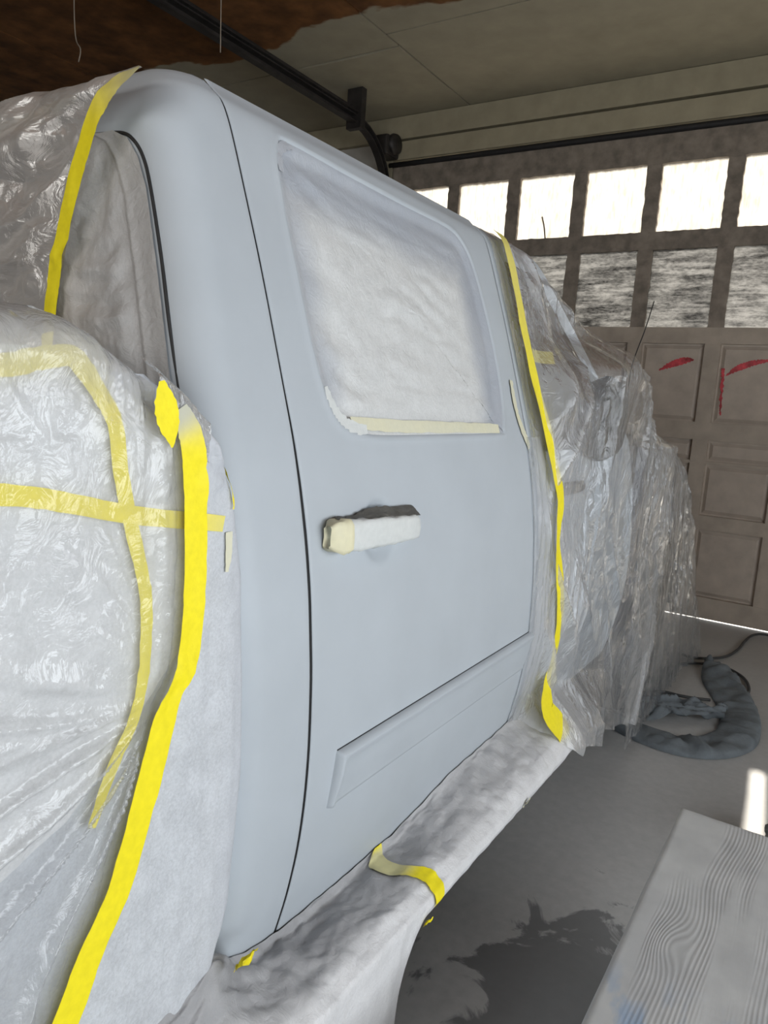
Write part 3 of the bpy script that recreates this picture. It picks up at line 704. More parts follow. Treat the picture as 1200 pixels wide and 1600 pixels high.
sheet('headlamp', lin(0, 1, 8), lin(0, 1, 8), lambda t, v: (-0.10 - t * 0.30, 4.24 + 0.15 * t, 0.78 + 0.24 * v), 'lamp_lens', truck)
sheet('windshield', lin(0, 1, 14), lin(0, 1, 12), lambda t, v: (-0.14 - 0.12 * v - t * (1.72 - 0.24 * v), 2.98 - 0.70 * v + 0.06 * math.sin(math.pi * t), 1.32 + 0.57 * v), 'glass_dark', truck)
# far side of the front end so that the truck is whole
sheet('front_fender', lin(2.936, 4.28, 20), lin(0, 1, 12), lambda y, t: (-2.0 - fend_x(y, 0.42 + t * (fend_top(y) - 0.42)), y, 0.42 + t * (fend_top(y) - 0.42)), 'fender_paint', truck)
# --- rocker, running board
sheet('rocker_panel', lin(0.75, 2.93, 30), lin(0.36, 0.46, 8), lambda y, z: (-0.05 - 0.06 * (0.46 - z) / 0.1, y, z), 'dark', truck)
box_obj('running_board', -0.09, 0.095, 0.80, 2.14, 0.395, 0.435, 'black_plastic', truck, 0.012)
# --- bed
def bed_x(z): return interp(z, [(0.50, -0.04), (0.62, -0.012), (0.9, 0.004), (1.1, 0.0), (1.3, -0.018), (1.365, -0.028), (1.385, -0.045), (1.39, -0.08)])
sheet('bed_side', lin(-1.25, 0.700, 40), lin(0.50, 1.39, 40), lambda y, z: (bed_x(z), y, z), 'primer', truck)
sheet('bed_side', lin(-1.25, 0.700, 12), lin(0.50, 1.39, 16), lambda y, z: (-2.0 - bed_x(z), y, z), 'primer', truck)
box_obj('bed_front_wall', -1.95, -0.05, 0.66, 0.70, 0.55, 1.37, 'primer', truck)
box_obj('bed_floor', -1.95, -0.05, -1.25, 0.66, 0.72, 0.76, 'fender_paint', truck)
box_obj('tailgate', -1.95, -0.05, -1.29, -1.25, 0.60, 1.38, 'primer', truck)
box_obj('chassis_frame', -1.55, -0.45, -1.2, 4.1, 0.42, 0.55, 'dark', truck)
# --- wheels
def wheel(x, y, s):
    wv = empty('wheel', (x + 1.0, y - 1.4, AX_Z)); wv.parent = truck
    c = (x, y, AX_Z)
    tyre = lathe('tyre', [(0.22, -0.11 * s), (0.30, -0.13 * s), (0.37, -0.12 * s), (0.388, -0.09 * s), (0.388, 0.09 * s), (0.37, 0.12 * s), (0.30, 0.13 * s), (0.22, 0.11 * s)], c, 'tyre', wv)
    lathe('rim', [(0.225, -0.10 * s), (0.215, 0.06 * s), (0.225, 0.10 * s), (0.205, 0.10 * s), (0.19, 0.05 * s), (0.08, 0.07 * s), (0.0, 0.075 * s)], c, 'rim', wv)
    return wv
for x, s in ((-0.13, 1), (-1.87, -1)):
    for y in (AX_Y, -0.12): wheel(x, y, s)

# ================================================================== MASKING: things laid over the truck
G_TAPE = 'yellow masking tape strips'
# --- film over the rear door window
def wf_uv(y, z):
    d = sdist(y, z, WINS_IN)
    return d
WINS_IN = WINS
NR, NA = 46, len(WINS)
cy, cz = 1.40, 1.60
verts = []; faces = []; spv = []
def film_x(y, z, d):
    base = prof(z) - 0.0155 + 0.0115 * sstep(-0.030, 0.0, d) 
    inner = sstep(-0.01, -0.06, d)
    pk = crumple(y * 0.9, z * 2.6 + 0.25 * y, 4.0, 7, 4) * 0.0038 * inner + 0.0018 * folds(y * 0.55, z * 1.5 - 0.35 * y, 4, 1.3) * inner
    left = sstep(1.22, 1.03, y) * inner
    pk += left * 0.011 * (ridge(y * 7, z * 20 + y * 9, 2.0) - 0.5) + 0.003 * pn(y * 5, z * 7, 8) * inner
    return base + 0.0025 + pk + 0.006 * inner
for i in range(NR):
    t = 1 - (i / (NR - 1)) ** 1.2
    for a in range(NA):
        y0, z0 = WINS[a]
        y = cy + (y0 - cy) * t; z = cz + (z0 - cz) * t
        d = sdist(y, z, WINS) if i else 0.0
        verts.append((film_x(y, z, d), y, z))
        dl = (y - 1.004); dt = 1.845 - z + 0.0; drr = 1.77 - y; db = z - 1.35
        s = max(sstep(0.15, 0.05, dt + 0.12 * (1.1 - y) * 0.3 + 0.03 * pn(y * 5, 1.0)), sstep(0.15, 0.06, drr - 0.02 * pn(z * 8, 3)), 0.75 * sstep(0.10, 0.02, dl + 0.02 * pn(z * 12, 5)))
        spv.append(min(1, s * 0.95))
for i in range(NR - 1):
    for a in range(NA):
        b = (a + 1) % NA; faces.append((i * NA + a, i * NA + b, (i + 1) * NA + b, (i + 1) * NA + a))
tag(mesh('window_film', verts, faces, 'film_window', None, True, None, spv), 'wrinkled white masking film stretched over the rear door window', 'masking film')
# cream tape along the sill of that window
def on_film(off): return lambda y, z, t, j: (prof(z) + off + 0.0012 * pn(y * 40, z * 60, 2), y, z)
tag(ribbon('masking_tape', [(1.075, 1.374), (1.18, 1.368), (1.35, 1.3655), (1.55, 1.364), (1.712, 1.362)], [0.018, 0.024, 0.024, 0.023, 0.022], on_film(0.0005), 'tape_pale', nw=5, wob=0.003), 'pale cream tape strip along the sill of the rear door window', 'tape')
tag(ribbon('masking_tape', [(1.018, 1.432), (1.026, 1.402), (1.045, 1.379), (1.075, 1.364), (1.12, 1.360)], [0.010, 0.018, 0.022, 0.024, 0.016], on_film(0.002), 'tape_white', nw=6, wob=0.006), 'crinkled whitish tape curling round the lower rear corner of the window', 'tape')
tag(ribbon('masking_tape', [(1.016, 1.79), (1.022, 1.825), (1.045, 1.842), (1.07, 1.845)], [0.012, 0.018, 0.016, 0.006], on_film(0.0015), 'film_window', nw=5, wob=0.005, spray=lambda t: 0.8), 'grey sprayed tape patch in the upper rear corner of the window', 'tape')
# --- tape wrapped round the door handle
hs = handle_secs(0.0035, 0.950, 1.236, 0.004)
wrap = loft('handle_tape', hs, 'tape_white', None)
tag(wrap, 'whitish masking tape wrapped round the rear door handle', 'tape')
vt, fc = grid(lin(0, 1, 40), lin(0, 1, 10), lambda t, v: (prof(1.205) + 0.006 + 0.026 * v * (0.9 + 0.2 * pn(t * 9, 3)), 0.974 + 0.256 * t, 1.2125 - 0.011 * t + 0.007 * (1 - v) + 0.011 * (1 - v) * sstep(0.15, 0.5, t) + 0.0035 * crumple(t * 0.3, v * 0.05, 3, 30, 2)))
tag(mesh('paper_scrap', vt, fc, 'paper_dark' if 'paper_dark' in MAT else 'foil', None, True), 'dark crumpled paper strip tucked behind the top of the door handle', 'paper')
tag(loft('masking_tape', handle_secs(0.0058, 0.9475, 1.236, 0.0065)[:5], 'tape_cream', None), 'crumpled cream tape bunched at the rear tip of the door handle', 'tape')

# --- white masking layers on the bed side
EDGE_R = [(0.12, 0.60), (0.40, 0.63), (0.535, 0.653), (0.591, 0.719), (0.677, 0.748), (0.874, 0.765), (1.022, 0.763), (1.164, 0.755), (1.25, 0.735), (1.292, 0.722), (1.351, 0.700), (1.391, 0.655), (1.412, 0.615), (1.435, 0.585), (1.46, 0.56)]
def soft_x(y, z):
    t = (y - 0.3) / 0.45
    x = 0.020 + 0.0006 * math.sin(y * 230 + 3 * pn(y * 6, z * 2, 1)) * sstep(1.25, 1.0, z) * sstep(0.5, 0.62, y)
    x += 0.006 * pn(y * 6, z * 2.2, 7) + 0.0035 * (ridge(y * 14 + 1.2 * pn(z * 3, 2, 2), z * 3.0, 3) - 0.5) * sstep(0.6, 0.7, y)
    top = sstep(1.22, 1.36, z) * sstep(0.60, 0.66, y)
    x += top * 0.0065 * crumple(y, z, 2, 22, 3)
    e = interp(z, EDGE_R) - y
    x -= 0.030 * sstep(0.030, 0.0, e) ** 2
    if z > 1.36: x -= 0.9 * (z - 1.36) ** 1.6
    return x
yy = [-1.28, -1.0, -0.7, -0.4, -0.1, 0.1, 0.2, 0.28] + lin(0.33, 0.78, 130)
zz = lin(0.12, 1.428, 300)
def clip_r(y, z):
    e = interp(z, EDGE_R); 
    return min(y, e) if y > 0.55 else y
def soft_pt(s, z):
    e = interp(z, EDGE_R) + 0.002 * pn(z * 30, 5)
    y = s if s < 0.33 else 0.33 + (s - 0.33) / 0.45 * (e - 0.33)
    return (soft_x(y, z), y, z)
tag(sheet('masking_paper', yy, zz, soft_pt, 'paper_soft', None, lambda s, z: max(sstep(0.70, 0.78, s), sstep(0.62, 0.70, s) * sstep(1.20, 1.33, z)) * 0.8),
    'bluish white rippled masking paper covering the truck bed side next to the cab corner', 'masking paper')
def poly_top(y): return 1.492 - 0.042 * sstep(0.47, 0.578, y) + 0.002 * pn(y * 20, 4)
# brighter second paper, ends in a slanting lower edge
LOW = [(-1.28, 0.62), (0.0, 0.80), (0.39, 0.905), (0.46, 0.935), (0.52, 0.985), (0.58, 1.05), (0.63, 1.10)]
def white_pt(s, t):
    y = s; z = interp(y, LOW) + t * (1.462 - interp(y, LOW)) 
    z = min(z, poly_top(y) - 0.045 - 0.05 * sstep(0.52, 0.63, y))
    return (soft_x(y, z) + 0.005 + 0.003 * pn(y * 5, z * 3, 11) + 0.0018 * crumple(y, z, 8, 12, 3), y, z)
tag(sheet('masking_paper', [-1.28, -0.9, -0.5, -0.1, 0.15, 0.25] + lin(0.30, 0.625, 90), lin(0, 1, 130), white_pt, 'paper_white'), 'bright white inner masking paper seen through the polythene on the bed side', 'masking paper')
# the tape lines underneath the polythene
def under(y, z, t, j): return (soft_x(y, z) + 0.0125 + 0.001 * pn(y * 30, z * 30), y, z)
tag(ribbon('masking_tape', [(0.10, 1.412), (0.25, 1.422), (0.392, 1.426), (0.43, 1.434), (0.468, 1.441), (0.482, 1.434), (0.502, 1.401), (0.515, 1.374), (0.523, 1.318), (0.537, 1.26), (0.554, 1.198), (0.561, 1.15), (0.558, 1.08), (0.545, 1.028), (0.514, 0.976), (0.487, 0.917)],
           [0.022] * 5 + [0.026, 0.022, 0.021, 0.020, 0.020, 0.018, 0.018, 0.017, 0.017, 0.018, 0.012], under, 'tape', seed=1), 'yellow tape bent round a corner under the milky polythene on the bed', 'tape', G_TAPE)
tag(ribbon('masking_tape', [(0.30, 1.315), (0.404, 1.304), (0.459, 1.292), (0.538, 1.272), (0.624, 1.256), (0.690, 1.244)], 0.021, lambda y, z, t, j: (soft_x(y, z) + (0.0135 if y < 0.60 else 0.0135 - 0.010 * sstep(0.60, 0.66, y)), y, z), 'tape', seed=2, wob=0.001,
           spray=lambda t: 0.35 * sstep(0.75, 1.0, t)), 'level yellow tape strip crossing behind the wide vertical tape on the bed', 'tape', G_TAPE)
# the milky polythene over the bed
T3 = [(0.598, 1.392), (0.608, 1.372), (0.616, 1.347), (0.622, 1.301), (0.625, 1.222), (0.623, 1.142), (0.614, 1.079), (0.594, 1.047), (0.579, 1.007), (0.555, 0.926), (0.52, 0.829), (0.481, 0.77), (0.448, 0.704), (0.38, 0.58), (0.31, 0.45), (0.2, 0.25)]
T3z = sorted([(z, y) for y, z in T3])
def poly_edge(z):
    if z > 1.39: return interp(z, [(1.39, 0.590), (1.40, 0.574), (1.43, 0.578), (1.447, 0.575), (1.473, 0.556), (1.488, 0.52), (1.50, 0.50)])
    return interp(z, T3z) - 0.004
FA = Vector((0.60, 1.05))
def poly_x(y, z):
    x = soft_x(y, min(z, 1.36)) + 0.022 + 0.012 * pn(y * 4, z * 3, 21) 
    d = max(0, poly_edge(z) - y)
    dy, dz = y - FA.x, z - FA.y; r = math.hypot(dy, dz); an = math.atan2(dz, dy)
    # folds fanning out from the pinch in the wide tape
    fan = ridge(an * 4.6 + 0.4 * pn(r * 5, an * 3, 1), r * 1.2, 5.0) ** 2
    low = sstep(1.12, 0.98, z + 0.5 * (y - 0.5))
    x += fan * 0.016 * sstep(0.02, 0.14, r) * (0.25 + 0.75 * low) * sstep(0.0, 0.06, d + 0.02)
    # upright pleats gathered along the tape higher up
    pl = ridge(y * 42 + 0.9 * pn(z * 3, 1, 1), z * 1.4, 9) * sstep(0.12, 0.02, d) * sstep(1.02, 1.12, z)
    x += 0.006 * pl
    x += 0.010 * sstep(0.35, 0.8, pn(y * 5.0 + z * 3, z * 3.2, 31)) 
    x += 0.003 * crumple(y, z, 14, 11, 3)
    x -= 0.016 * sstep(0.03, 0.0, d) * sstep(1.42, 1.38, z)
    x += 0.012 * sstep(1.40, 1.46, z)
    zt = 1.492 - 0.05 * sstep(0.46, 0.575, y)
    x -= 0.0012 / max(0.010, zt + 0.008 - z)
    return max(x, soft_x(y, min(z, 1.36)) + 0.0145 if z < 1.36 else -9)
def poly_pt(s, t):
    if t <= 1.0:
        y = None; z = 0.22 + t * (1.485 - 0.22)
        e = poly_edge(z); y = s if s < 0.3 else 0.3 + (s - 0.3) / 0.3 * (e - 0.3)
        ztop = poly_top(y); z = 0.22 + t * (ztop - 0.22)
        return (poly_x(y, z), y, z)
    e = 0.50; y = s if s < 0.3 else 0.3 + (s - 0.3) / 0.3 * (poly_edge(1.485) - 0.3)
    k = (t - 1.0)
    ztop = poly_top(y); x0 = poly_x(y, ztop)
    return (x0 - 1.1 * k, y, ztop + 0.004 * math.sin(min(1, k * 12) * math.pi) - 0.05 * k + 0.006 * pn(y * 6, k * 9, 3))
tag(sheet('polythene_sheet', [-1.30, -1.0, -0.7, -0.4, -0.1, 0.1, 0.2] + lin(0.30, 0.60, 120), lin(0, 1, 330) + lin(1.01, 1.5, 20), poly_pt, 'film_bed', None, lambda s_, t_: 0.85 * sstep(0.90, 0.985, t_)),
    'milky polythene sheet draped over the truck bed at the left', 'plastic sheet')
# wide tape holding its edge
def over(y, z, t, j): return (soft_x(y, z) + 0.024 + 0.0012 * pn(y * 30, z * 22, 4) + (0.004 * ridge(y * 40, z * 30, 2) * sstep(0.05, 0.0, abs(z - 1.06))), y, z)
tag(ribbon('masking_tape', T3, [0.024, 0.034, 0.037, 0.037, 0.036, 0.034, 0.034, 0.028, 0.038, 0.039, 0.039, 0.039, 0.040, 0.04, 0.04, 0.04], over, 'tape', seed=3, nw=7, spray=lambda t: 0.85 * sstep(0.15, 0.02, t)), 'wide bright yellow tape sweeping down the edge of the bed polythene', 'tape', G_TAPE)
tag(ribbon('masking_tape', [(0.562, 1.422), (0.568, 1.398), (0.574, 1.374), (0.580, 1.348)], [0.008, 0.031, 0.030, 0.003], lambda y, z, t, j: (soft_x(y, min(z, 1.36)) + 0.030 + 0.10 * max(0, 0.55 - y), y, z), 'tape', seed=4, wob=0.002), 'small pointed yellow tape flap poking out at the top corner of the bed sheet', 'tape', G_TAPE)
# hazy shoulder of polythene between flap and cab corner
def shoulder(t, v):
    y = 0.568 + 0.095 * t; z = 1.447 - 0.058 * t ** 1.2 - v * (0.085 - 0.02 * t)
    return (soft_x(y, min(z, 1.36)) + 0.022 - 0.018 * t + 0.004 * crumple(y, z, 5, 16, 2) - 0.03 * sstep(0.25, 0.0, v), y, z)
tag(sheet('polythene_sheet', lin(0, 1, 30), lin(0, 1, 30), shoulder, 'film_bed', None, lambda t, v: 0.5), 'hazy corner of polythene over the tape beside the cab corner', 'plastic sheet')
# small slivers and scraps near it
tag(ribbon('masking_tape', [(0.7005, 1.232), (0.701, 1.20), (0.699, 1.178)], [0.012, 0.011, 0.005], lambda y, z, t, j: (soft_x(y, z) + 0.003, y, z), 'tape_pale', seed=5), 'short cream tape sliver at the edge of the bed paper', 'tape')
tag(ribbon('masking_tape', [(0.7045, 1.318), (0.7055, 1.29), (0.7045, 1.262)], [0.002, 0.005, 0.002], lambda y, z, t, j: (soft_x(y, z) + 0.004, y, z), 'tape', seed=6), 'thin yellow tape sliver showing in a slit of the bed paper', 'tape')

# --- grey sprayed paper on the back of the cab
def back_y(x, z):
    ins = prof(z) - x
    return yback(z) + max(0.0, R_C - math.sqrt(max(0, R_C ** 2 - max(0, R_C - ins) ** 2)))
def paper_right(z): return interp(z, [(1.25, 0.060), (1.70, 0.060), (1.745, 0.068), (1.775, 0.085), (1.79, 0.115)])
def rp(s, z):
    xr = prof(z) - paper_right(z); x = xr - s
    am = sstep(0.045, 0.085, s) * sstep(1.80, 1.76, z)
    c = 1.0 * folds(x, z, 2, 1.0) + 0.25 * crumple(x, z, 3, 9.0, 3)
    y = back_y(x, z) - 0.0035 - am * (0.010 + 0.011 * c + 0.010 * pn(x * 6, z * 6, 5)) - 0.0015 * abs(pn(s * 50, z * 30, 2)) - 0.003 * sstep(0.050, 0.046, s) * sstep(0.03, 0.046, s)
    return (x, y, z)
tag(sheet('masking_paper', lin(0, 0.42, 120) + lin(0.45, 1.45, 12), lin(1.25, 1.79, 180), rp, 'paper_grey', None, lambda s, z: 0.7 * sstep(0.08, 0.2, s) * sstep(1.72, 1.5, z)), 'crumpled grey sprayed paper over the back window of the cab', 'masking paper')
# --- polythene over the roof and the back of the cab
TR = [(1.857, -0.219), (1.846, -0.226), (1.829, -0.249), (1.803, -0.277), (1.762, -0.299), (1.72, -0.321), (1.667, -0.344), (1.622, -0.360), (1.575, -0.376), (1.541, -0.384), (1.40, -0.41)]
def tr_x(z): return interp(z, sorted(TR))
def roof_sheet_y(x, z):
    b = interp(z, [(1.78, 0.722), (1.825, 0.726), (1.850, 0.740), (1.862, 0.757), (1.872, 0.785), (1.880, 0.84), (1.884, 0.93)])
    return b - 0.10 * sstep(1.80, 1.30, z) * sstep(0.02, 0.5, tr_x(z) - x)
def rs(s, z):
    x = tr_x(z) + 0.012 - s - 2.2 * max(0, z - 1.85)
    am = sstep(0.0, 0.10, s) * (1 - 0.7 * sstep(1.83, 1.87, z))
    fold = ridge((z + 0.55 * s) * 9 + 0.6 * pn(s * 4, z * 4, 1), s * 2.4, 6.0) ** 2
    y = roof_sheet_y(x, z) - am * (0.016 * fold + 0.010 * crumple(x, z * 1.6 + 0.5 * s, 12, 6, 3) + 0.01 * pn(x * 4, z * 4, 2)) - 0.004
    return (x, y, z + 0.006 * sstep(1.83, 1.87, z) * pn(x * 7, 3.0))
tag(sheet('polythene_sheet', lin(0, 0.55, 130) + lin(0.58, 1.4, 12), lin(1.30, 1.845, 120) + lin(1.848, 1.868, 14), rs, 'film_roof'), 'crumpled brownish polythene hanging over the roof and back of the cab', 'plastic sheet')
tag(ribbon('masking_tape', [(x, z) for z, x in TR[:-1]] + [(-0.40, 1.46)], [0.030, 0.030, 0.034, 0.034, 0.032, 0.032, 0.031, 0.031, 0.032, 0.032, 0.032],
           lambda x, z, t, j: (x, roof_sheet_y(x, z) - 0.007 - 0.002 * pn(x * 40, z * 20, 2) - (0.005 * ridge(x * 40, z * 40) * sstep(0.03, 0, abs(z - 1.60))), z), 'tape', seed=8, nw=7, spray=lambda t: 0.62 * sstep(0.40, 0.05, t)),
    'yellow tape curving down the edge of the roof polythene behind the cab', 'tape', G_TAPE)
tag(ribbon('masking_tape', [(-0.62, 1.805), (-0.537, 1.815), (-0.465, 1.816), (-0.43, 1.825), (-0.36, 1.835)], [0.024, 0.024, 0.03, 0.03, 0.02], lambda x, z, t, j: (x, roof_sheet_y(x, z) + 0.010, z), 'tape_pale', seed=9, wob=0.004), 'faded yellow tape seen through the polythene on the cab roof edge', 'tape')

# --- paper wrapped round the running board
ZIN = [(0.50, 0.55), (0.62, 0.575), (0.70, 0.600), (0.735, 0.578), (0.76, 0.550), (0.78, 0.526), (0.85, 0.498), (0.913, 0.484), (1.0, 0.478), (1.084, 0.474), (1.296, 0.474), (1.40, 0.492), (1.533, 0.522), (1.83, 0.53), (2.2, 0.57), (2.4, 0.57)]
XIN = [(0.50, 0.018), (0.66, 0.016), (0.70, 0.006), (0.735, 0.0), (0.76, -0.012), (0.78, -0.026), (1.0, -0.036)]
def xin(y):
    return max(prof(interp(y, ZIN)) + 0.003, interp(y, XIN) if y < 1.0 else -1)
def board_pt(y, t):
    zi = interp(y, ZIN) + 0.004 * pn(y * 25, 2); xi = xin(y)
    sk = sstep(1.20, 1.10, y)                       # nearer than this the paper hangs down as a skirt
    sec = [(0.0, xi, zi), (0.10, xi + 0.012, zi - 0.012), (0.30, 0.045, 0.478 + 0.35 * (zi - 0.50)), (0.45, 0.092, 0.463 + 0.2 * max(0, zi - 0.5)), (0.54, 0.116, 0.446), (0.62, 0.121, 0.428), (0.70, 0.113, 0.408), (0.78, 0.090, 0.392), (1.0, -0.02, 0.385)]
    x = interp(t, [(a, b) for a, b, c in sec]); z = interp(t, [(a, c) for a, b, c in sec])
    if sk > 0 and t > 0.54:
        k = (t - 0.54) / 0.46; xs = 0.118 + 0.012 * math.sin(y * 26) * k - 0.01 * k; zs_ = 0.446 - 0.36 * k
        x += sk * (xs - x); z += sk * (zs_ - z)
    am = sstep(0.0, 0.06, t)
    top = sstep(0.56, 0.40, t)
    near = sstep(1.35, 0.9, y)
    c = 0.75 * folds(y, t * 0.40, 5, 1.0) + 0.25 * crumple(y, t * 0.40, 5, 16, 2)
    z += am * (0.010 + 0.009 * near) * c * (0.35 + 0.65 * top); x += am * (0.005 * c + 0.003 * pn(y * 12, t * 3, 6))
    return (x, y, z)
tv = lin(0, 0.54, 46) + lin(0.555, 1.0, 30)
tag(sheet('masking_paper', lin(0.50, 2.16, 330), tv, board_pt, 'paper_board', None, lambda y, t: 0.85 * sstep(0.52, 0.30, t + 0.05 * pn(y * 9, t * 5, 4)) * (0.75 + 0.25 * sstep(1.5, 0.9, y))),
    'white sprayed paper wrapped along the running board below the doors', 'masking paper')
def on_board(off, sh=0.0):
    def f(y, t, tt, j):
        p = board_pt(y, t); return (p[0] + off * (0.4 + 0.6 * sstep(0.2, 0.5, t)), p[1], p[2] + off)
    return f
tag(ribbon('masking_tape', [(1.245, -0.02), (1.225, 0.06), (1.20, 0.16), (1.215, 0.30), (1.235, 0.42), (1.235, 0.52), (1.225, 0.66)], [0.012, 0.05, 0.06, 0.04, 0.042, 0.044, 0.03], lambda y, t, tt, j: on_board(0.004)(y, max(0.0, t), tt, j), 'tape', seed=11, nw=8, k=8, spray=lambda t: 0.62 * sstep(0.62, 0.45, t) * sstep(0.02, 0.2, t)),
    'yellow tape band around the paper-wrapped running board', 'tape', G_TAPE)
def scrap(c, sz, seed, mat='tape'):
    def fn(u, v):
        return (c[0] + sz * (0.5 * v + 0.3 * pn(u * 2, v * 2, seed)), c[1] + sz * (u - 0.5) + 0.2 * sz * pn(u * 3, v * 3, seed + 4), c[2] + sz * (v - 0.5) * 0.8 + sz * 0.35 * pn(u * 4, v * 4, seed + 7))
    return sheet('tape_scrap', lin(0, 1, 8), lin(0, 1, 8), fn, mat)
tag(scrap((0.119, 1.185, 0.408), 0.020, 1), 'tiny yellow tape curl on the front edge of the board skirt', 'tape')
tag(scrap((0.118, 1.70, 0.425), 0.022, 5, 'tape_pale'), 'tiny faded tape curl further along the wrapped running board', 'tape')
tag(scrap((0.045, 0.735, 0.592), 0.034, 9, 'tape'), 'yellow tape end where the board paper meets the bed covering', 'tape')
tag(scrap((0.155, 0.525, 0.615), 0.040, 13, 'tape'), 'crumpled yellow tape scrap at the bottom of the bed covering', 'tape')

# --- clear polythene over the front door, mirror and fender
RZ = [(1.90, 1.897), (1.955, 1.895), (2.05, 1.885), (2.20, 1.83), (2.33, 1.745), (2.43, 1.665), (2.52, 1.585), (2.60, 1.545), (2.68, 1.46), (2.80, 1.40), (3.0, 1.345), (3.2, 1.33)]
RX = [(1.90, -0.245), (1.955, -0.24), (2.05, -0.225), (2.20, -0.165), (2.33, -0.11), (2.43, -0.02), (2.52, 0.072), (2.60, 0.085), (2.68, 0.075), (2.80, 0.050), (3.0, 0.01), (3.2, 0.0)]
BZ = [(1.90, 0.50), (2.00, 0.47), (2.08, 0.41), (2.25, 0.38), (2.45, 0.33), (2.75, 0.24), (3.0, 0.165), (3.2, 0.14)]
def bodyx(y, z): return prof(z) if y < 2.95 else fend_x(y, min(z, 1.25))
def fp(y, t):
    zr = interp(y, RZ); xr = interp(y, RX); zb = interp(y, BZ) + 0.015 * pn(y * 9, 2)
    z = zr + t * (zb - zr)
    cov = sstep(1.91, 2.05, y)
    # straight hang from the ridge, kept outside the body
    flare = interp(z, [(0.1, 0.085), (0.45, 0.085), (0.8, 0.080), (1.06, 0.085), (1.25, 0.095), (1.35, 0.10), (1.55, 0.085)]) if y > 2.35 else 0.03
    flare = 0.03 + (interp(z, [(0.1, 0.08), (0.45, 0.09), (0.8, 0.085), (1.06, 0.09), (1.30, 0.10), (1.55, 0.085), (1.7, 0.0)]) - 0.03) * sstep(2.2, 2.75, y)
    bx_ = bodyx(y, z) + 0.006 + 0.028 * cov
    x = bx_ + sstep(1.64, 1.42, z) * (max(bx_, flare * cov + bodyx(y, z) * (1 - cov)) - bx_)
    if y > 2.2 and z > 1.3:                      # tent up to the ridge
        k = sstep(1.30, zr, z); x = x * (1 - k) + max(xr, bodyx(y, z) + 0.01) * k
    tt = t * (zr - zb)
    x -= 0.035 * sstep(0.04, 0.0, tt) * cov
    if z < 0.60 and y < 2.6: x += cov * sstep(2.6, 2.3, y) * (max(x, interp(z, [(0.30, 0.115), (0.44, 0.126), (0.48, 0.105), (0.60, 0.02)])) - x)
    wm = sstep(2.16, 2.34, y) * sstep(2.80, 2.66, y) * sstep(1.66, 1.54, z) * sstep(0.9, 1.2, z); x += wm * (max(x, 0.062) - x)
    # folds: fan out from the mirror tip, upright below
    ay, az = y - 2.50, z - 1.60; an = math.atan2(ay, -az if az < 0 else 0.02)
    f1 = ridge(y * 6.5 + 1.5 * pn(z * 1.4, y * 2, 1), z * 1.3, 3) ** 2; f2 = ridge(y * 17 + 1.6 * pn(z * 2.0, y * 3, 4), z * 2.2, 7) ** 3 * sstep(-0.2, 0.3, pn(y * 3, z * 2, 12))
    x += cov * (0.030 * f1 + 0.012 * f2 + 0.006 * crumple(y, z * 0.5, 17, 9, 2) - 0.006)
    if z < 0.55: x += 0.02 * (0.55 - z) * math.sin(y * 34) * cov
    yy_ = y + 0.035 * pn(z * 2.6, 1.0, 9) * sstep(2.9, 3.15, y)
    return (max(x, bodyx(y, z) + 0.004 - 0.2 * sstep(1.50, 1.62, z) * sstep(2.2, 2.3, y)), yy_, z)
tag(sheet('polythene_sheet', lin(1.905, 3.15, 260), lin(0, 1, 220), fp, 'film_front', None, lambda y, t: 0.62 * sstep(2.34, 2.05, y) + 0.25 * sstep(0.62, 0.8, t)), 'clear polythene sheet hanging over the front door and mirror', 'plastic sheet')
def on_front(off):
    def f(y, z, t, j):
        zr = interp(y, RZ); zb = interp(y, BZ); tt = max(0, min(1, (z - zr) / (zb - zr))); return (max(bodyx(y, z) + 0.012, 0.0 + bodyx(y, z) + 0.012) + off, y, z)
    return f
TF = [(1.955, 1.893), (1.945, 1.80), (1.935, 1.70), (1.93, 1.60), (1.935, 1.50), (1.95, 1.40), (1.975, 1.27), (2.005, 1.17), (1.985, 1.10), (1.98, 1.02), (2.02, 0.90), (2.035, 0.80), (2.04, 0.70), (2.01, 0.62), (1.975, 0.56), (2.02, 0.51), (2.055, 0.46), (2.06, 0.40)]
tag(ribbon('masking_tape', TF, [0.045, 0.045, 0.048, 0.05, 0.052, 0.054, 0.056, 0.05, 0.030, 0.042, 0.056, 0.050, 0.044, 0.055, 0.085, 0.085, 0.065, 0.015], lambda y, z, t, j: (bodyx(y, z) + 0.036 + 0.11 * sstep(0.66, 0.44, z) + 0.004 * pn(y * 30, z * 12, 3), y, z), 'tape', seed=12, nw=7, k=7, spray=lambda t: 0.35 * sstep(0.3, 0.0, t)),
    'long yellow tape down the edge of the front door polythene', 'tape', G_TAPE)
tag(ribbon('masking_tape', [(1.842, 1.487), (1.838, 1.44), (1.842, 1.40), (1.858, 1.36), (1.875, 1.335), (1.888, 1.312)], [0.016, 0.022, 0.020, 0.024, 0.024, 0.018], lambda y, z, t, j: (prof(z) + 0.004, y, z), 'tape_pale', seed=14, wob=0.006, nw=6), 'pale yellow tape pieces on the door pillar beside the window', 'tape')
tag(ribbon('masking_tape', [(2.02, 1.566), (2.10, 1.566), (2.20, 1.572)], 0.036, lambda y, z, t, j: (prof(z) + 0.010, y, z), 'tape', seed=15), 'short level yellow tape glowing through the front polythene', 'tape', G_TAPE)
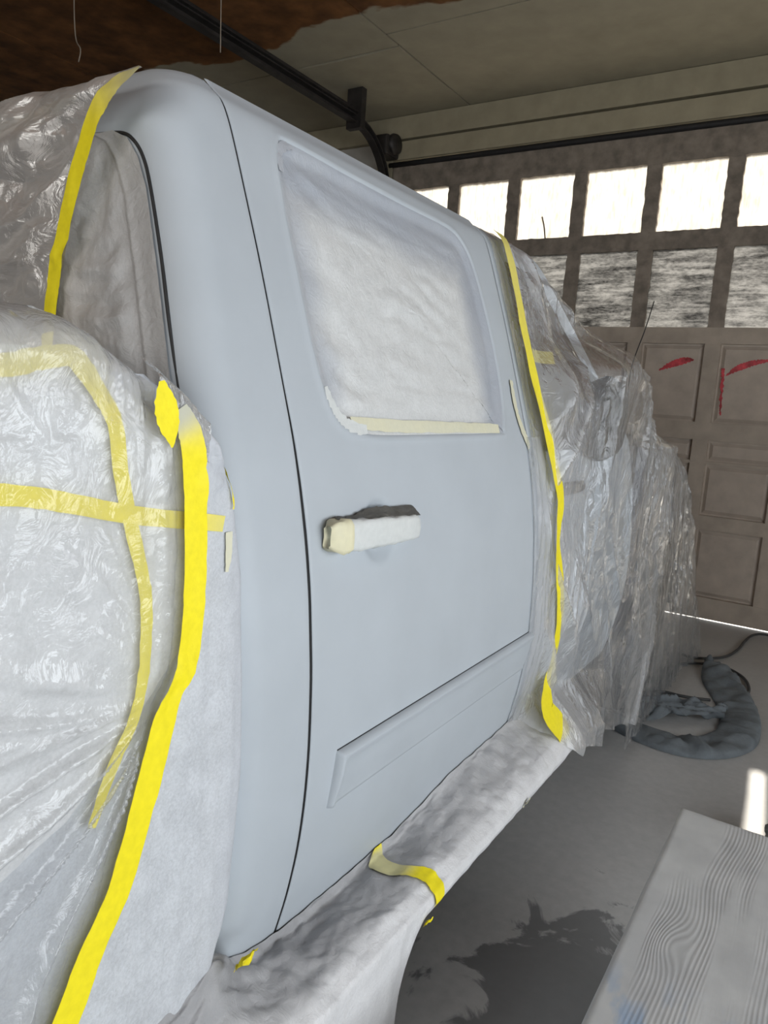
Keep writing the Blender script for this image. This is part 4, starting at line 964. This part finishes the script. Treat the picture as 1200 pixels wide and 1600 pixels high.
# thin edge of film overlapping the back of the front door
def edge_film(s, z):
    y = 1.875 + s * 0.10 + 0.006 * pn(z * 9, 3)
    return (prof(z) + 0.004 + 0.008 * ridge(y * 26 + pn(z * 4, 1), z * 2, 5) ** 2 * sstep(0, 0.3, s) + 0.01 * s, y, z)
tag(sheet('polythene_sheet', lin(0, 1, 26), lin(0.50, 1.34, 120), edge_film, 'film_front', None, lambda s, z: 0.35), 'narrow strip of sprayed polythene taped along the door shut line', 'plastic sheet')
# --- polythene over the nose of the truck
def nz(y): return interp(y, [(2.95, 1.37), (3.2, 1.375), (3.35, 1.368), (3.6, 1.325), (3.8, 1.27), (4.0, 1.15), (4.15, 0.98), (4.30, 0.72), (4.42, 0.5)])
def nose_pt(s, t):
    # t 0 = centre line of the hood, 1 = floor; s 0 = windscreen, 1 = front
    y = 2.96 + s * 1.46
    zt = nz(y); side = 0.030 + 0.03 * sstep(4.0, 4.4, y)
    zbot = 0.06 + 0.03 * pn(y * 5, 1)
    if t < 0.35:
        k = t / 0.35; x = -1.0 + k * 0.86; z = zt + 0.03 - 0.03 * k
    elif t < 0.5:
        k = (t - 0.35) / 0.15 * math.pi / 2; x = -0.14 + (0.14 + side) * math.sin(k); z = zt - 0.20 * (1 - math.cos(k))
    else:
        k = (t - 0.5) / 0.5; x = side + 0.03 * k; z = max(zbot, zt - 0.20) + (zbot - max(zbot, zt - 0.20)) * k
    amt = sstep(0.30, 0.5, t)
    x += amt * (0.024 * ridge(y * 13 + 0.8 * pn(z * 2, y), z * 0.8, 4) ** 2 + 0.010 * pn(y * 7, z * 5, 6))
    if t <= 0.5: z += 0.012 * ridge(y * 15 + pn(x * 3, 1), x * 2.5, 2) ** 2
    y += 0.05 * sstep(0.8, 1.0, s) * (0.3 * pn(z * 4, 2) + pn(z * 1.7, 9)) + (0.14 * sstep(0.55, 0.0, z) * s ** 3)
    return (x, y, z)
tag(sheet('polythene_sheet', lin(0, 1, 150), lin(0, 0.35, 14) + lin(0.36, 1, 120), nose_pt, 'film_nose'), 'clear polythene draped over the nose and front wheel of the truck', 'plastic sheet')

# ================================================================== THINGS ON THE FLOOR
bench = tag(empty('wooden_bench', (0.65, 0.9, 0)), 'low bench of a wide weathered grey painted plank', 'bench')
def plank_pt(u, v):
    x = 0.458 + u; y = -0.45 + v
    e = 0.003 * pn(y * 7, 3) if u == 0 else 0
    return (x + e, y - (0.02 * u if v > 2.3 else 0), 0.45 + 0.0008 * pn(x * 60, y * 6))
us = [0, 0.003, 0.008] + lin(0.015, 0.335, 40) + [0.342, 0.347, 0.350]; vs = lin(0, 2.335, 120) + [2.341, 2.344]
def plank_top(u, v):
    p = plank_pt(u, v); d = min(u, 0.35 - u, 2.344 - v, v); return (p[0], p[1], p[2] - 0.006 * (1 - min(1, d / 0.008)) ** 2)
vt, fc = grid(us, vs, plank_top); nv = len(vs); nu = len(us); n0 = len(vt)
vt += [(a, b, 0.405) for a, b, _ in vt]
rim = [i * nv for i in range(nu)] + [(nu - 1) * nv + j for j in range(1, nv)] + [i * nv + nv - 1 for i in range(nu - 2, -1, -1)] + [j for j in range(nv - 2, 0, -1)]
fc = fc + [(b, a, a + n0, b + n0) for a, b in zip(rim, rim[1:] + rim[:1])] + [tuple(i + n0 for i in reversed(f)) for f in fc]
mesh('plank', vt, fc, 'plank', bench, True)
for y in (-0.2, 1.55):
    for x in (0.50, 0.73): box_obj('leg', x, x + 0.045, y, y + 0.09, 0, 0.405, 'wood_dark', bench, 0.004)
    box_obj('cross_brace', 0.545, 0.73, y + 0.02, y + 0.06, 0.30, 0.38, 'wood_dark', bench, 0.004)
# crumpled grey plastic beyond the bench
bm = bmesh.new(); bmesh.ops.create_icosphere(bm, subdivisions=5, radius=1.0)
for v in bm.verts:
    d = v.co.copy(); k = 1 + 0.22 * crumple(d.x + d.z, d.y - d.z, 3, 2.2, 3); v.co = Vector((0.735 + d.x * 0.105 * k, 2.60 + d.y * 0.16 * k, max(0.0, 0.10 + d.z * 0.105 * k)))
tag(from_bm('plastic_bundle', bm, 'foil', None, True), 'crumpled shiny grey plastic bundle on the floor beyond the bench', 'plastic')
# bunched canvas lying in a loop
loop = [(-0.10, 3.42), (0.0, 3.34), (0.12, 3.30), (0.25, 3.30), (0.36, 3.38), (0.425, 3.52), (0.43, 3.70), (0.40, 3.88), (0.345, 4.06), (0.27, 4.25), (0.19, 4.45), (0.15, 4.56)]
LP = smooth_pts([(a, b, 0) for a, b in loop], 8)
def cloth_pt(i, t):
    p = LP[i]; d = (LP[min(i + 1, len(LP) - 1)] - LP[max(i - 1, 0)]).normalized(); nrm = Vector((d.y, -d.x, 0)); s = i / (len(LP) - 1)
    wdt = (0.060 + 0.045 * math.sin(s * math.pi) + 0.015 * math.sin(s * 9)) * (1 - 0.75 * sstep(0.8, 1.0, s)); h = 0.032 + 0.02 * math.sin(math.pi * s) + 0.11 * sstep(0.70, 1, s)
    a = t * math.pi
    off = nrm * (math.cos(a) * wdt)
    z = max(0.002, math.sin(a) ** 0.5 * h * (0.75 + 0.25 * math.cos(a)) * (0.85 + 0.8 * folds(p.x + off.x * 0.6, p.y + off.y * 0.6, 4, 0.9)))
    return (p.x + off.x, p.y + off.y, z)
vt, fc = grid(list(range(len(LP))), lin(0, 1, 26), lambda i, t: cloth_pt(i, t))
cl = tag(mesh('canvas_cloth', vt, fc, 'cloth', None, True), 'dusty blue grey canvas bunched in a loop on the floor by the front wheel', 'cloth')
def fold_pt(u, v):
    x = 0.00 + 0.36 * u; y = 3.40 + 0.26 * u + 0.30 * v * (1 - 0.5 * u)
    return (x, y, 0.012 + 0.055 * ridge(u * 2.2 + v, v * 2.5, 3) ** 1.5 + 0.03 * abs(pn(u * 5, v * 5, 2)))
sheet('loose_fold', lin(0, 1, 40), lin(0, 1, 30), fold_pt, 'cloth', cl)
# air hose lying in curves
tag(tube('air_hose', [(0.00, 3.86, 0.012), (0.06, 3.89, 0.012), (0.12, 3.89, 0.012), (0.20, 3.91, 0.012), (0.262, 3.94, 0.012)], 0.008, 'cable'), 'short length of dark hose inside the canvas loop', 'hose')
tag(tube('air_hose', [(0.02, 4.40, 0.012), (0.107, 4.50, 0.012), (0.238, 4.54, 0.012), (0.33, 4.47, 0.012), (0.385, 4.36, 0.012), (0.41, 4.20, 0.012), (0.387, 4.02, 0.012)], 0.008, 'cable'), 'thin dark hose curling behind the canvas cloth', 'hose')
tag(tube('air_hose', [(0.0, 4.60, 0.012), (0.093, 4.60, 0.012), (0.211, 4.73, 0.012), (0.262, 4.95, 0.012), (0.278, 5.20, 0.012), (0.31, 5.40, 0.012), (0.40, 5.47, 0.012), (0.7, 5.45, 0.012)], 0.008, 'cable'), 'thin dark hose running to the foot of the garage door', 'hose')
